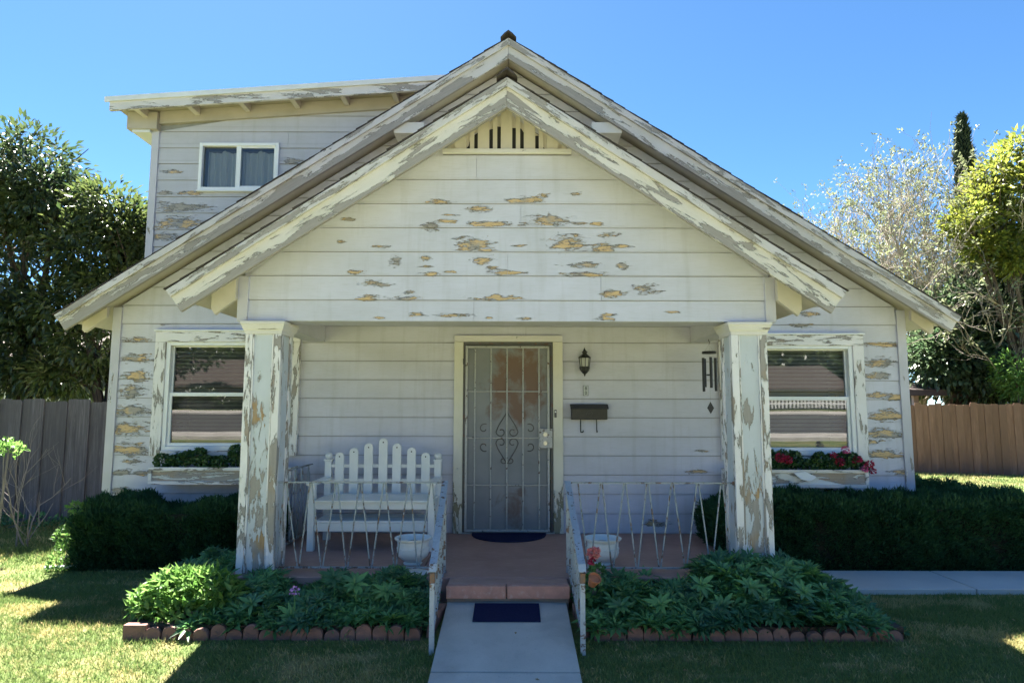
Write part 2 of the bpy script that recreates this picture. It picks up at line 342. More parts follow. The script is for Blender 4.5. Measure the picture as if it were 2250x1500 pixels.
def glass_mat():
    k = NT('window_glass')
    g = k.new('ShaderNodeBsdfGlossy'); g.inputs['Roughness'].default_value = 0.015; k.put(g.inputs[0], (1.0, 1.0, 1.0))
    t = k.new('ShaderNodeBsdfTransparent'); k.put(t.inputs[0], (0.62, 0.66, 0.65))
    nb = k.bump(k.noise(k.pos(), 2.0, 1), 0.0004, 1.0); k.l.new(nb, g.inputs['Normal'])
    fr = k.new('ShaderNodeFresnel'); fr.inputs[0].default_value = 1.5
    f = k.math('ADD', k.math('MULTIPLY', fr.outputs[0], 1.4), 0.025, clamp=True)   # two panes of reflective glazing
    m = k.new('ShaderNodeMixShader'); k.l.new(f, m.inputs[0]); k.l.new(t.outputs[0], m.inputs[1]); k.l.new(g.outputs[0], m.inputs[2])
    k.l.new(m.outputs[0], k.out.inputs[0])
    return k.m
M['glass'] = glass_mat()

def lawn_mats():
    def dry(k, p):
        a = k.noise(k.vmath('MULTIPLY', p, (0.8, 1.6, 0)), 1.5, 4, 0.6, 0.5)
        b = k.noise(p, 9.0, 4, 0.6)
        return k.step(k.math('ADD', a, k.math('MULTIPLY', k.math('SUBTRACT', b, 0.5), 0.5)), 0.45, 0.66)
    k = NT('lawn_ground'); p = k.pos(); d = dry(k, p); n = k.noise(p, 60, 5, 0.7)
    c = k.mix(d, k.mix(n, (0.095, 0.135, 0.045), (0.13, 0.17, 0.06)), k.mix(n, (0.32, 0.27, 0.13), (0.22, 0.20, 0.09)))
    a = k.fin(c, 1.0, k.bump(n, 0.03, 0.8), spec=0.1)
    k = NT('grass_blades'); p = k.pos(); d = dry(k, p); r = k.island()
    g = k.mix(r, (0.105, 0.180, 0.055), (0.205, 0.265, 0.085))
    y = k.mix(r, (0.52, 0.43, 0.21), (0.30, 0.31, 0.12))
    f = k.step(k.math('ADD', k.math('MULTIPLY', d, 0.55), k.math('MULTIPLY', k.math('FRACT', k.math('MULTIPLY', r, 17.3)), 0.55)), 0.50, 0.62)
    c = k.mix(f, g, y)
    k.fin(c, 0.6, spec=0.25)
    t = k.new('ShaderNodeBsdfTranslucent'); k.put(t.inputs[0], k.mix(0.0, c, c))
    m = k.new('ShaderNodeMixShader'); m.inputs[0].default_value = 0.35
    k.l.new(k.b.outputs[0], m.inputs[1]); k.l.new(t.outputs[0], m.inputs[2]); k.l.new(m.outputs[0], k.out.inputs[0])
    return a, k.m
M['lawn'], M['grass'] = lawn_mats()
M['leaf_hedge'] = leaf_mat('hedge_leaf', (0.016, 0.058, 0.024), (0.038, 0.105, 0.040), 0.6, 0.15, spec=0.25, patch=(7.0, (0.030, 0.085, 0.030)))
M['leaf_bed'] = leaf_mat('bed_plant_leaf', (0.050, 0.15, 0.045), (0.15, 0.32, 0.10), 0.42, 0.2, spec=0.45, patch=(3.5, (0.035, 0.115, 0.055)))
M['leaf_light'] = leaf_mat('light_green_leaf', (0.08, 0.18, 0.035), (0.17, 0.29, 0.08), 0.45, 0.4, spec=0.4)
M['leaf_dark'] = leaf_mat('glossy_dark_leaf', (0.022, 0.045, 0.020), (0.062, 0.090, 0.032), 0.36, 0.3, spec=1.0, patch=(1.3, (0.075, 0.10, 0.028)))
M['leaf_olive'] = leaf_mat('olive_leaf', (0.030, 0.055, 0.018), (0.095, 0.120, 0.036), 0.32, 0.35, spec=0.8)
M['leaf_yellow'] = leaf_mat('yellow_green_leaf', (0.070, 0.105, 0.018), (0.22, 0.23, 0.040), 0.40, 0.5, spec=0.5)
M['leaf_pale'] = leaf_mat('pale_dusty_leaf', (0.09, 0.11, 0.05), (0.18, 0.195, 0.11), 0.5, 0.4, spec=0.5)
M['leaf_mag'] = leaf_mat('broad_shiny_leaf', (0.035, 0.070, 0.032), (0.105, 0.15, 0.075), 0.36, 0.4, spec=1.0)
M['leaf_cypress'] = leaf_mat('cypress_foliage', (0.018, 0.030, 0.018), (0.035, 0.050, 0.028), 0.8, 0.1, spec=0.2)
M['leaf_geranium'] = leaf_mat('window_box_leaf', (0.025, 0.075, 0.022), (0.060, 0.130, 0.035), 0.45, 0.2)
M['petal_red'] = leaf_mat('deep_red_petal', (0.30, 0.010, 0.04), (0.46, 0.02, 0.08), 0.5, 0.3)
M['petal_pink'] = leaf_mat('coral_pink_petal', (0.70, 0.20, 0.20), (0.80, 0.32, 0.30), 0.5, 0.3)
M['petal_violet'] = leaf_mat('violet_petal', (0.35, 0.12, 0.45), (0.60, 0.35, 0.70), 0.5, 0.3)
M['petal_magenta'] = leaf_mat('magenta_petal', (0.50, 0.05, 0.22), (0.62, 0.20, 0.32), 0.5, 0.4)

# ================================================================ mesh helpers
class MB:
    def __init__(s): s.v = []; s.f = []
    def add(s, vs, fs):
        o = len(s.v); s.v += [tuple(v) for v in vs]; s.f += [tuple(i + o for i in f) for f in fs]; return s
    def box(s, x0, x1, y0, y1, z0, z1):
        return s.add([(x0, y0, z0), (x1, y0, z0), (x1, y1, z0), (x0, y1, z0), (x0, y0, z1), (x1, y0, z1), (x1, y1, z1), (x0, y1, z1)],
                     [(0, 3, 2, 1), (4, 5, 6, 7), (0, 1, 5, 4), (1, 2, 6, 5), (2, 3, 7, 6), (3, 0, 4, 7)])
    def prism(s, poly, y0, y1):
        """poly = (x, z) points, extruded along Y"""
        n = len(poly)
        vs = [(x, y0, z) for x, z in poly] + [(x, y1, z) for x, z in poly]
        fs = [tuple(range(n)), tuple(range(2 * n - 1, n - 1, -1))] + [(i, i + n, (i + 1) % n + n, (i + 1) % n) for i in range(n)]
        return s.add(vs, fs)
    def prism_x(s, poly, x0, x1):
        """poly = (y, z) points, extruded along X"""
        n = len(poly)
        vs = [(x0, y, z) for y, z in poly] + [(x1, y, z) for y, z in poly]
        fs = [tuple(range(n)), tuple(range(2 * n - 1, n - 1, -1))] + [(i, i + n, (i + 1) % n + n, (i + 1) % n) for i in range(n)]
        return s.add(vs, fs)
    def prism_z(s, poly, z0, z1):
        n = len(poly)
        vs = [(x, y, z0) for x, y in poly] + [(x, y, z1) for x, y in poly]
        fs = [tuple(range(n)), tuple(range(2 * n - 1, n - 1, -1))] + [(i, i + n, (i + 1) % n + n, (i + 1) % n) for i in range(n)]
        return s.add(vs, fs)
    def tube(s, pts, rads, sides=6, cap=True, flat=None):
        pts = [Vector(p) for p in pts]
        if not hasattr(rads, '__len__'): rads = [rads] * len(pts)
        o = len(s.v); up = Vector((0, 0, 1)); prev = None
        for i, p in enumerate(pts):
            t = (pts[min(i + 1, len(pts) - 1)] - pts[max(i - 1, 0)]).normalized()
            if prev is None:
                a = t.cross(up if abs(t.z) < 0.95 else Vector((1, 0, 0))).normalized()
            else: a = (prev - t * prev.dot(t)).normalized()
            prev = a; b = t.cross(a)
            for j in range(sides):
                an = 2 * math.pi * (j + 0.5) / sides
                q = p + a * math.cos(an) * rads[i] + b * math.sin(an) * rads[i] * (flat or 1)
                s.v.append(tuple(q))
        for i in range(len(pts) - 1):
            for j in range(sides):
                j2 = (j + 1) % sides; A = o + i * sides; B = A + sides
                s.f.append((A + j, A + j2, B + j2, B + j))
        if cap:
            s.f.append(tuple(o + j for j in reversed(range(sides))))
            e = o + (len(pts) - 1) * sides; s.f.append(tuple(e + j for j in range(sides)))
        return s
    def lathe(s, prof, cx=0, cy=0, n=24, sx=1, sy=1, close=False):
        """prof = (r, z) points"""
        o = len(s.v); m = len(prof)
        for r, z in prof:
            for j in range(n):
                a = 2 * math.pi * j / n; s.v.append((cx + r * math.cos(a) * sx, cy + r * math.sin(a) * sy, z))
        for i in range(m - 1):
            for j in range(n):
                j2 = (j + 1) % n; s.f.append((o + i * n + j, o + i * n + j2, o + (i + 1) * n + j2, o + (i + 1) * n + j))
        s.f.append(tuple(o + j for j in reversed(range(n)))); s.f.append(tuple(o + (m - 1) * n + j for j in range(n)))
        return s
    def mesh(s, name, mat, smooth=False):
        me = bpy.data.meshes.new(name); me.from_pydata(s.v, [], s.f); me.materials.append(mat)
        bm = bmesh.new(); bm.from_mesh(me); bmesh.ops.recalc_face_normals(bm, faces=bm.faces); bm.to_mesh(me); bm.free()
        if smooth:
            me.polygons.foreach_set('use_smooth', [True] * len(me.polygons))
            try: me.set_sharp_from_angle(angle=R(40))
            except Exception: pass
        return me
    def build(s, name, mat, parent=None, smooth=False, bevel=0.0, **props):
        o = bpy.data.objects.new(name, s.mesh(name, mat, smooth)); col.objects.link(o)
        if parent is not None: o.parent = parent
        if bevel:
            b = o.modifiers.new('bevel', 'BEVEL'); b.width = bevel; b.segments = 2; b.limit_method = 'ANGLE'
        for k, v in props.items(): o[k] = v
        return o

def tag(o, label=None, cat=None, group=None, kind=None):
    if label: o['label'] = label
    if cat: o['category'] = cat
    if group: o['group'] = group
    if kind: o['kind'] = kind
    return o
def empty(name, loc=(0, 0, 0), parent=None, **props):
    o = bpy.data.objects.new(name, None); col.objects.link(o); o.location = loc; o.empty_display_size = 0.2
    if parent is not None: o.parent = parent
    for k, v in props.items(): o[k] = v
    return o
def inst(mesh, name, parent, loc=(0, 0, 0), rot=(0, 0, 0), scale=(1, 1, 1)):
    o = bpy.data.objects.new(name, mesh); col.objects.link(o); o.parent = parent
    o.location = loc; o.rotation_euler = rot; o.scale = scale
    return o
def copy_tree(o, parent=None):
    c = o.copy(); col.objects.link(c); c.parent = parent
    for ch in list(o.children): copy_tree(ch, c)
    return c

def kites(name, P, D, N, L, W, mat, parent=None, fold=0.25, widest=0.45, **props):
    """many small folded leaves: base P, direction D, normal N, length L, width W (numpy arrays)"""
    n = len(P); D = D / np.linalg.norm(D, axis=1, keepdims=True)
    S = np.cross(D, N); S /= (np.linalg.norm(S, axis=1, keepdims=True) + 1e-9)
    U = np.cross(S, D); L = np.broadcast_to(L, (n,))[:, None]; W = np.broadcast_to(W, (n,))[:, None]
    mid = P + D * L * widest
    V = np.empty((n, 4, 3))
    V[:, 0] = P; V[:, 1] = mid + S * W * 0.5 + U * W * fold; V[:, 2] = P + D * L - U * L * 0.12; V[:, 3] = mid - S * W * 0.5 + U * W * fold
    me = bpy.data.meshes.new(name)
    me.vertices.add(n * 4); me.vertices.foreach_set('co', V.reshape(-1))
    idx = (np.arange(n)[:, None] * 4 + np.array([0, 1, 2, 0, 2, 3])[None]).reshape(-1)
    me.loops.add(n * 6); me.loops.foreach_set('vertex_index', idx.astype(np.int32))
    me.polygons.add(n * 2); me.polygons.foreach_set('loop_start', (np.arange(n * 2) * 3).astype(np.int32))
    me.polygons.foreach_set('loop_total', np.full(n * 2, 3, np.int32))
    me.update(); me.materials.append(mat)
    o = bpy.data.objects.new(name, me); col.objects.link(o)
    if parent is not None: o.parent = parent
    for k, v in props.items(): o[k] = v
    return o
def unit(n):
    v = rng.normal(size=(n, 3)); return v / np.linalg.norm(v, axis=1, keepdims=True)

# ================================================================ ground
def ground_z(x, y):
    if y >= 4.9: z = 0.04
    elif y > 2.6: z = 0.04 - (4.9 - y) * 0.105
    else: z = 0.04 - 2.3 * 0.105 - (2.6 - y) * 0.025
    return max(z, -0.42)
def sheet(name, x0, x1, y0, y1, nx, ny, off, mat, bumpy=0.0, parent=None):
    m = MB(); r2 = random.Random(3)
    for j in range(ny + 1):
        for i in range(nx + 1):
            x = x0 + (x1 - x0) * i / nx; y = y0 + (y1 - y0) * j / ny
            m.v.append((x, y, ground_z(x, y) + off + (r2.uniform(-bumpy, bumpy) if bumpy else 0)))
    for j in range(ny):
        for i in range(nx):
            a = j * (nx + 1) + i; m.f.append((a, a + 1, a + nx + 2, a + nx + 1))
    return m
# one sheet to the horizon, finer near the house
ys = [-600, -120, -30, -12, -6, -2, 0, 1.5, 2.6, 3.0, 3.5, 4.0, 4.5, 4.9, 5.5, 6.5, 8, 10, 14, 20, 40, 120, 700]
xs = [-700, -150, -40, -15, -9, -6, -4, -2, 0, 2, 4, 6, 9, 15, 40, 150, 700]
g = MB()
for y in ys:
    for x in xs: g.v.append((x, y, ground_z(x, y)))
for j in range(len(ys) - 1):
    for i in range(len(xs) - 1):
        a = j * len(xs) + i; g.f.append((a, a + 1, a + len(xs) + 1, a + len(xs)))
lawn = g.build('lawn_ground', M['lawn'], smooth=True, kind='structure')
tag(lawn, 'patchy green and straw coloured lawn around the bungalow')

# concrete path to the step: slabs with recessed joints
PX0, PX1 = -0.475, 0.405
path = empty('front_path', (0, 4.9, 0.1), kind='structure', label='grey concrete path leading up to the porch step')
joints = [5.02, 3.995, 2.9, 1.6, 0.2, -1.4, -3.0]
def path_z(y): return 0.10 - (4.95 - y) * 0.118 if y > 2.6 else 0.10 - 2.35 * 0.118 - (2.6 - y) * 0.025
for a, b in zip(joints, joints[1:]):
    y1, y0 = a - 0.007, b + 0.007
    m = MB(); m.prism_x([(y0, path_z(y0)), (y1, path_z(y1)), (y1, path_z(y1) - 0.12), (y0, path_z(y0) - 0.12)], PX0, PX1)
    s_ = m.build('paving_slab', M['concrete'], bevel=0.006); s_.parent = path; s_.matrix_parent_inverse = Matrix.Translation((0, -4.9, -0.1))
# side walk at the right
walk = empty('side_path', (3, 5.6, 0.05), kind='structure', label='pale concrete walk running right along the hedge')
wx = [2.35, 3.75, 5.15, 6.55, 7.95, 9.4]
for a, b in zip(wx, wx[1:]):
    m = MB().box(a + 0.006 - 3, b - 0.006 - 3, 5.42 - 5.6, 6.02 - 5.6, -0.06, 0.035)
    m.build('paving_slab', M['concrete_side'], walk, bevel=0.006)
# planting beds (soil)
bed_l = MB().prism_z([(-2.60, 4.53), (-0.60, 4.53), (-0.60, 5.2), (-2.35, 5.9), (-2.60, 5.5)], 0.0, 0.075).build('bed_soil', M['soil'], kind='structure')
tag(bed_l, 'dark soil of the left planting bed')
bed_r = MB().prism_z([(0.52, 4.52), (2.62, 4.52), (2.62, 5.35), (2.2, 5.35), (2.1, 5.5), (0.52, 5.2)], 0.0, 0.075).build('bed_soil', M['soil'], kind='structure')
tag(bed_r, 'dark soil of the right planting bed')

# street and what the windows mirror
MB().box(-80, 80, -15.5, -7.5, -0.6, -0.36).build('street', M['asphalt'], kind='structure', label='asphalt street across the front lawn')
MB().box(-80, 80, -7.5, -6.2, -0.6, -0.3).build('pavement', M['concrete'], kind='structure', label='concrete pavement on the near side of the street')
MB().box(-80, 80, -16.9, -15.5, -0.6, -0.3).build('pavement', M['concrete'], kind='structure', label='concrete pavement on the far side of the street')

# ================================================================ grass blades (stuff)
def in_poly(x, y):
    bad = ((x > PX0 + 0.008) & (x < PX1 - 0.008) & (y < 5.1)) | ((y > 4.46) & (y < 5.6) & (((x > -2.62) & (x < 2.64))))
    bad |= (y > 5.05) & (x > -2.4) & (x < 2.3) | ((y > 5.38) & (y < 6.06) & (x > 2.3))
    bad |= (y > 6.1) & (x > -4.2) & (x < 4.25) | ((y > 6.1) & (y < 9.6) & (x > 4.2) & (x < 5.5))
    return bad
def gz_np(y): return np.maximum(np.where(y >= 4.9, 0.04, np.where(y > 2.6, 0.04 - (4.9 - y) * 0.105, 0.04 - 2.3 * 0.105 - (2.6 - y) * 0.025)), -0.42)
def grass():
    X = []; Y = []
    for (x0, x1, y0, y1, n) in ((-5.2, 5.2, 3.2, 5.4, 150000), (-6.5, -2.2, 4.4, 8.6, 50000), (2.2, 6.5, 4.4, 6.4, 22000), (5.4, 16, 6.4, 16.4, 60000), (-5, 5, 1.0, 3.2, 26000)):
        X.append(rng.uniform(x0, x1, n)); Y.append(rng.uniform(y0, y1, n))
    X = np.concatenate(X); Y = np.concatenate(Y); k = ~in_poly(X, Y); X = X[k]; Y = Y[k]
    n = len(X); P = np.stack([X, Y, gz_np(Y) - 0.004], 1)
    cl = 0.5 + 0.5 * np.sin(X * 7 + np.sin(Y * 5) * 2) * np.sin(Y * 9 + X * 3)
    D = rng.normal(size=(n, 3)) * 0.55; D[:, 2] = 1.0; D[:, 0] += 0.25 * np.sin(Y * 4)
    L = rng.uniform(0.022, 0.045, n) * (0.8 + 0.45 * cl) * np.where(Y > 6.5, 1.6, 1); W = rng.uniform(0.004, 0.007, n) * np.where(Y > 6.4, 2.0, 1)
    o = kites('grass', P, D, unit(n), L, W, M['grass'], fold=0.0, widest=0.35, kind='stuff')
    tag(o, 'short mown grass blades covering the lawn', 'grass')
grass()

# ================================================================ the bungalow
house = empty('bungalow', (0, 7.0, 0.04))
tag(house, 'one and a half storey grey clapboard bungalow with peeling paint and a gabled porch', 'house')
HINV = Matrix.Translation((0, -7.0, -0.04))
def hpart(o):                     # parts are modelled in scene metres, then hung under the house
    o.parent = house; o.matrix_parent_inverse = HINV; return o
def hempty(name, **props): 
    o = empty(name, (0, 0, 0), **props); return hpart(o)

CX = -0.045
# roof lines: z of the roof's upper face at a given x
ax_m, az_m = at(1115, 84, 6.6); tx_m, tz_m = at(126, 688, 6.6); SL_M = (az_m - tz_m) / (CX - tx_m)
tx_mr, tz_mr = at(2114, 694, 6.6)
def roof_m(x): return az_m - SL_M * abs(x - CX)
PR_Y = 4.98
ax_p, az_p = at(1112, 170, PR_Y); tx_p, tz_p = at(373, 632, PR_Y); SL_P = (az_p - tz_p) / (CX - tx_p)
def roof_p(x): return az_p - SL_P * abs(x - CX)
EXM = CX - tx_m; EXP = CX - tx_p

def siding(name, label, plane, courses, x0, x1, top, openings, mats, joints_seed=1, bottom_in=0.02, joint_rate=0.5):
    """wall = backing + boards; top(x) = highest z at x (None = flat), openings = (x0,x1,z0,z1)"""
    w = hempty(name, label=label); r = random.Random(joints_seed)
    for z0, z1 in zip(courses, courses[1:]):
        # ends of the board where the slope cuts it
        def lim(z):
            a, b = x0, x1
            if top is not None:
                zz = np.linspace(x0, x1, 1600); ok = np.array([top(q) >= z for q in zz])
                if not ok.any(): return None
                a, b = zz[ok][0], zz[ok][-1]
            return a, b
        H = z1 - z0
        cuts = sorted({z0 + 0.0028, z1 - 0.0028, *[o[2] for o in openings if z0 + 0.006 < o[2] < z1 - 0.006], *[o[3] for o in openings if z0 + 0.006 < o[3] < z1 - 0.006]})
        js = [x0]
        if r.random() < joint_rate: js.append(r.uniform(x0 + 0.25 * (x1 - x0), x1 - 0.25 * (x1 - x0)))
        js.append(x1)
        brk = []                       # openings that cut the whole course part the boards
        for (ox0, ox1, oz0, oz1) in openings:
            if oz0 <= z0 + .006 and oz1 >= z1 - .006: brk.append((ox0, ox1))
        js = sorted(js + [q for b_ in brk for q in b_])
        for ja, jb in zip(js, js[1:]):
            if any(b_[0] <= (ja + jb) / 2 <= b_[1] for b_ in brk): continue
            ja2 = ja + (0.0015 if ja > x0 else 0); jb2 = jb - (0.0015 if jb < x1 else 0)
            m = MB()
            for c0, c1 in zip(cuts, cuts[1:]):
                l0, l1 = lim(c0), lim(c1)
                if l0 is None: continue
                if l1 is None:          # the slope ends inside this course
                    c1 = max(top(q) for q in np.linspace(x0, x1, 1600)) - 0.002
                    l1 = lim(c1)
                    if c1 <= c0: continue
                segs = [(l0[0], l0[1], l1[0], l1[1])]
                for (ox0, ox1, oz0, oz1) in openings:
                    if oz0 >= c1 - 1e-4 or oz1 <= c0 + 1e-4: continue
                    ns = []
                    for (a0, b0, a1, b1) in segs:
                        if ox0 > a0: ns.append((a0, min(b0, ox0), min(a1, ox0), min(b1, ox0)))
                        if ox1 < b0: ns.append((max(a0, ox1), b0, max(a1, ox1), max(b1, ox1)))
                    segs = ns
                for (a0, b0, a1, b1) in segs:
                    a0 = max(a0, ja2); b0 = min(b0, jb2); a1 = max(a1, ja2); b1 = min(b1, jb2)
                    if b0 - a0 < 0.004: continue
                    if b1 < a1: a1 = b1 = (a1 + b1) / 2
                    y0 = plane - 0.020 + 0.010 * (c0 - z0) / H; y1 = plane - 0.020 + 0.010 * (c1 - z0) / H
                    m.add([(a0, y0, c0), (b0, y0, c0), (b0, plane, c0), (a0, plane, c0), (a1, y1, c1), (b1, y1, c1), (b1, plane, c1), (a1, plane, c1)],
                          [(0, 1, 5, 4), (0, 3, 2, 1), (4, 5, 6, 7), (1, 2, 6, 5), (0, 4, 7, 3)])
            if m.v:
                xm = sum(v[0] for v in m.v) / len(m.v)
                o = m.build('siding_board', mats(xm), None); o.parent = w
    return w
def openings_wall(m, poly_fn, plane, depth=0.08): pass

# --- measured positions on the front wall
zl = at(750, 1084, WALL_Y)[1]
main_courses = [0.06] + [zl + 0.2 * k for k in range(-3, 27) if zl + 0.2 * k > 0.13]
wl_x0, wl_z1 = at(350, 729, WALL_Y); wl_x1, wl_z0 = at(655, 1000, WALL_Y)
wr_x1, wr_z1 = at(1889, 737, WALL_Y); wr_x0 = at(1580, 900, WALL_Y)[0]; wr_z0 = at(1889, 1010, WALL_Y)[1]
d_x0, d_z1 = at(1000, 738, WALL_Y); d_x1 = at(1236, 900, WALL_Y)[0]
FLOOR = 0.228
WX0, WX1 = -4.30, 4.235
IN = 0.03
ops = [(wl_x0 + IN, wl_x1 - IN, wl_z0 + IN, wl_z1 - IN), (wr_x0 + IN, wr_x1 - IN, wr_z0 + IN, wr_z1 - IN), (d_x0 + IN, d_x1 - IN, 0.0, d_z1 - IN)]
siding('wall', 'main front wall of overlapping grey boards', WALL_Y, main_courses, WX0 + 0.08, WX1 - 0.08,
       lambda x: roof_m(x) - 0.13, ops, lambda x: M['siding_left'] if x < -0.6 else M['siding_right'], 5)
# backing of the main wall, pierced for the openings
def backing(plane, x0, x1, z0, topf, opns, name, thick=0.10, parent=None):
    m = MB(); xs_ = sorted({x0, x1, CX, *[o[0] for o in opns], *[o[1] for o in opns]}); xs_ = [x for x in xs_ if x0 <= x <= x1]
    for a, b in zip(xs_, xs_[1:]):
        spans = [(z0, None)]
        for (ox0, ox1, oz0, oz1) in opns:
            if ox0 <= a + 1e-5 and ox1 >= b - 1e-5: spans = ([(z0, oz0)] if oz0 > z0 else []) + [(oz1, None)]
        for lo, hi in spans:
            ta = topf(a) if hi is None else hi; tb = topf(b) if hi is None else hi
            m.prism([(a, lo), (b, lo), (b, tb), (a, ta)], plane, plane + thick)
    return hpart(m.build(name, M['blind']))
backing(WALL_Y + 0.002, WX0 + 0.05, WX1 - 0.05, 0.0, lambda x: roof_m(x) - 0.12, [(o[0] + 0.05, o[1] - 0.05, max(o[2] + 0.05, 0), o[3] - 0.05) for o in ops], 'wall_sheathing')
# side and rear walls (plain siding colour), so the house has its depth
HB = 14.0
side = hempty('wall', label='side and rear walls of the house')
for (xa, xb) in ((WX0, WX0 + 0.1), (WX1 - 0.1, WX1)):
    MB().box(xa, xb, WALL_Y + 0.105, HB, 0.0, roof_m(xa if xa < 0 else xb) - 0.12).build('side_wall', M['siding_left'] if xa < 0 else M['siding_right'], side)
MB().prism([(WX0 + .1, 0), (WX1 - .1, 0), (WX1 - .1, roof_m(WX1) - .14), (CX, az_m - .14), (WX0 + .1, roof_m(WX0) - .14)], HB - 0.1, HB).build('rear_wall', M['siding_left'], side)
MB().box(WX0 + 0.08, WX1 - 0.08, WALL_Y - 0.012, WALL_Y + 0.3, -0.05, 0.055).build('foundation', M['foundation'], side)
# corner boards
for x0_, x1_ in ((WX0 - 0.012, WX0 + 0.082), (WX1 - 0.082, WX1 + 0.012)):
    zt = roof_m(x0_ if x0_ < 0 else x1_) - 0.14
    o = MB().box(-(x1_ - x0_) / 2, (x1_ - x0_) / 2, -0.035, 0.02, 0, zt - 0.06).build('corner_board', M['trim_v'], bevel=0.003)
    o.location = ((x0_ + x1_) / 2, WALL_Y, 0.10); hpart(o)

# --- roofs
def rake(parent, apex, slope, run, y0, y1, depth, mat, name, sgn, off=0.0, end_cut=0.0):
    """a sloping board in its own space: local X runs down the slope from the apex"""
    ang = math.atan(slope); L = run / math.cos(ang)
    h = depth * math.cos(ang)
    m = MB()
    # mitre at the apex: plumb cut in local space
    t = math.tan(ang)
    m.prism([(0.0 + 0, 0), (L, 0), (L - end_cut, -h), (-h * t * -1, -h)], y0, y1)
    # (h*t) shifts the lower corner so that both boards meet on a plumb line
    o = m.build(name, mat, bevel=0.003)
    o.matrix_world = Matrix.Translation((apex[0] + sgn * 0.0008, 0, apex[1] + off)) @ (Matrix.Scale(-1, 4, (1, 0, 0)) if sgn < 0 else Matrix.Identity(4)) @ Matrix.Rotation(ang, 4, 'Y')
    mw = o.matrix_world.copy()
    # bake mirrored transform so that normals stay right
    if sgn < 0:
        me = o.data; me.transform(Matrix.Scale(-1, 4, (1, 0, 0))); me.flip_normals()
        o.matrix_world = Matrix.Translation((apex[0] + sgn * 0.0008, 0, apex[1] + off)) @ Matrix.Rotation(-ang, 4, 'Y')
    o.parent = parent
    return o
def roof_gable(name, label, apex, slope, run, yf, yb, board, rmat, thick=0.05, expo=0.145, seed=1, xcut=None):
    rf = hempty(name, label=label); ang = math.atan(slope); r = random.Random(seed)
    for sgn in (-1, 1):
        nm = 'bargeboard'
        rake(rf, (CX, apex), slope, run, yf, yf + 0.035, board, rmat, nm, sgn, -0.045)
        rake(rf, (CX, apex), slope, run + 0.015, yf - 0.028, yf - 0.001, 0.075, M['crown'], 'crown_moulding', sgn, -0.012)
        rake(rf, (CX, apex), slope, run - 0.01, yf + 0.038, yb, 0.045, M['soffit'], 'roof_deck', sgn, -0.050)
        # shingle courses, butts lifted by the course below
        L = (run + 0.03) / math.cos(ang); n = int(L / expo)
        vs = []
        for v in range(3):
            m = MB(); jit = [0.0, 0.008, -0.006][v]
            tk = [0.008, 0.011, 0.007][v]
            m.prism([(0, -0.008), (expo * 1.5, -0.001), (expo * 1.5, -0.001 + tk), (0, -0.008 + tk * 0.6)], yf - 0.031 + jit * .4, yb)
            me = m.mesh('shingle_course', M['shingle'])
            if sgn < 0: me.transform(Matrix.Scale(-1, 4, (1, 0, 0))); me.flip_normals()
            vs.append(me)
        for i in range(n + 1):
            s0 = L - expo * 1.5 - expo * i
            if s0 < -0.05: break
            x = CX + sgn * s0 * math.cos(ang); z = apex - s0 * math.sin(ang)
            o = bpy.data.objects.new('shingle_course', vs[r.randrange(3)]); col.objects.link(o)
            o.matrix_world = Matrix.Translation((x, r.uniform(-0.008, 0.008), z + 0.0)) @ Matrix.Rotation(sgn * ang, 4, 'Y')
            o.parent = rf
    # ridge caps
    rm = MB(); a = 0.10
    c_, s_ = math.cos(ang), math.sin(ang)
    rm.prism([(-a * c_, -a * s_ + 0.03), (-a * c_ * .5, -a * s_ * .5 + 0.052), (0, 0.058), (a * c_ * .5, -a * s_ * .5 + 0.052), (a * c_, -a * s_ + 0.03), (0, 0.035)], 0, 0.25)
    me = rm.mesh('ridge_cap', M['shingle'])
    yy = yf - 0.07
    k = 0
    while yy < min(yb, yf + 3):
        inst(me, 'ridge_cap', rf, (CX, yy, apex - 0.005 + 0.006 * (k % 2)), (R(-2), 0, 0)); yy += 0.2; k += 1
    return rf
rfm = roof_gable('roof', 'main gable roof with dark shingle edge and weathered bargeboards', az_m, SL_M, EXM, 6.6, HB + 0.3, 0.185, M['rake_main'], seed=2)
rfp = roof_gable('porch_roof', 'lower gable roof over the porch with heavily peeling bargeboards', az_p, SL_P, EXP, PR_Y, WALL_Y + 0.0, 0.205, M['rake_porch'], seed=4)
# rafter tails / outriggers
def tail(parent, x0, x1, y, roofz, slope, drop, d, w=0.045, mat=None):
    """board following the slope below the roof from x0 (house side) to x1 (outer end, plumb cut)"""
    z0 = roofz(x0) - drop; z1 = roofz(x1) - drop
    MB().prism([(x0, z0), (x1, z1), (x1, z1 - d * 0.75), (x1 + (0.03 if x1 < x0 else -0.03), z1 - d), (x0, z0 - d)], y, y + w).build('rafter', mat or M['soffit'], parent, bevel=0.002)
for sg in (-1, 1):
    wx = WX0 if sg < 0 else WX1
    tail(rfm, wx + sg * 0.013, CX + sg * (EXM - 0.09), 6.86, roof_m, SL_M, 0.115, 0.11)
    for yy in (7.6, 8.3, 9.0): tail(rfm, wx, CX + sg * (EXM - 0.09), yy, roof_m, SL_M, 0.115, 0.11)
    gx = at(526, 705, GABLE_Y)[0] if sg < 0 else at(1700, 705, GABLE_Y)[0]
    for yy in (5.21, 5.82, 6.43): tail(rfp, gx + sg * 0.002, CX + sg * (EXP - 0.22), yy, roof_p, SL_P, 0.105, 0.215)
# beam ends carrying the main bargeboards
for sg, px in ((-1, 902), (1, 1330)):
    x, z = at(px, 291, 6.75)
    MB().box(x - 0.16, x + 0.16, 6.64, WALL_Y - 0.02, z - 0.055, z + 0.065).build('beam_end', M['trim'], rfm, bevel=0.004)

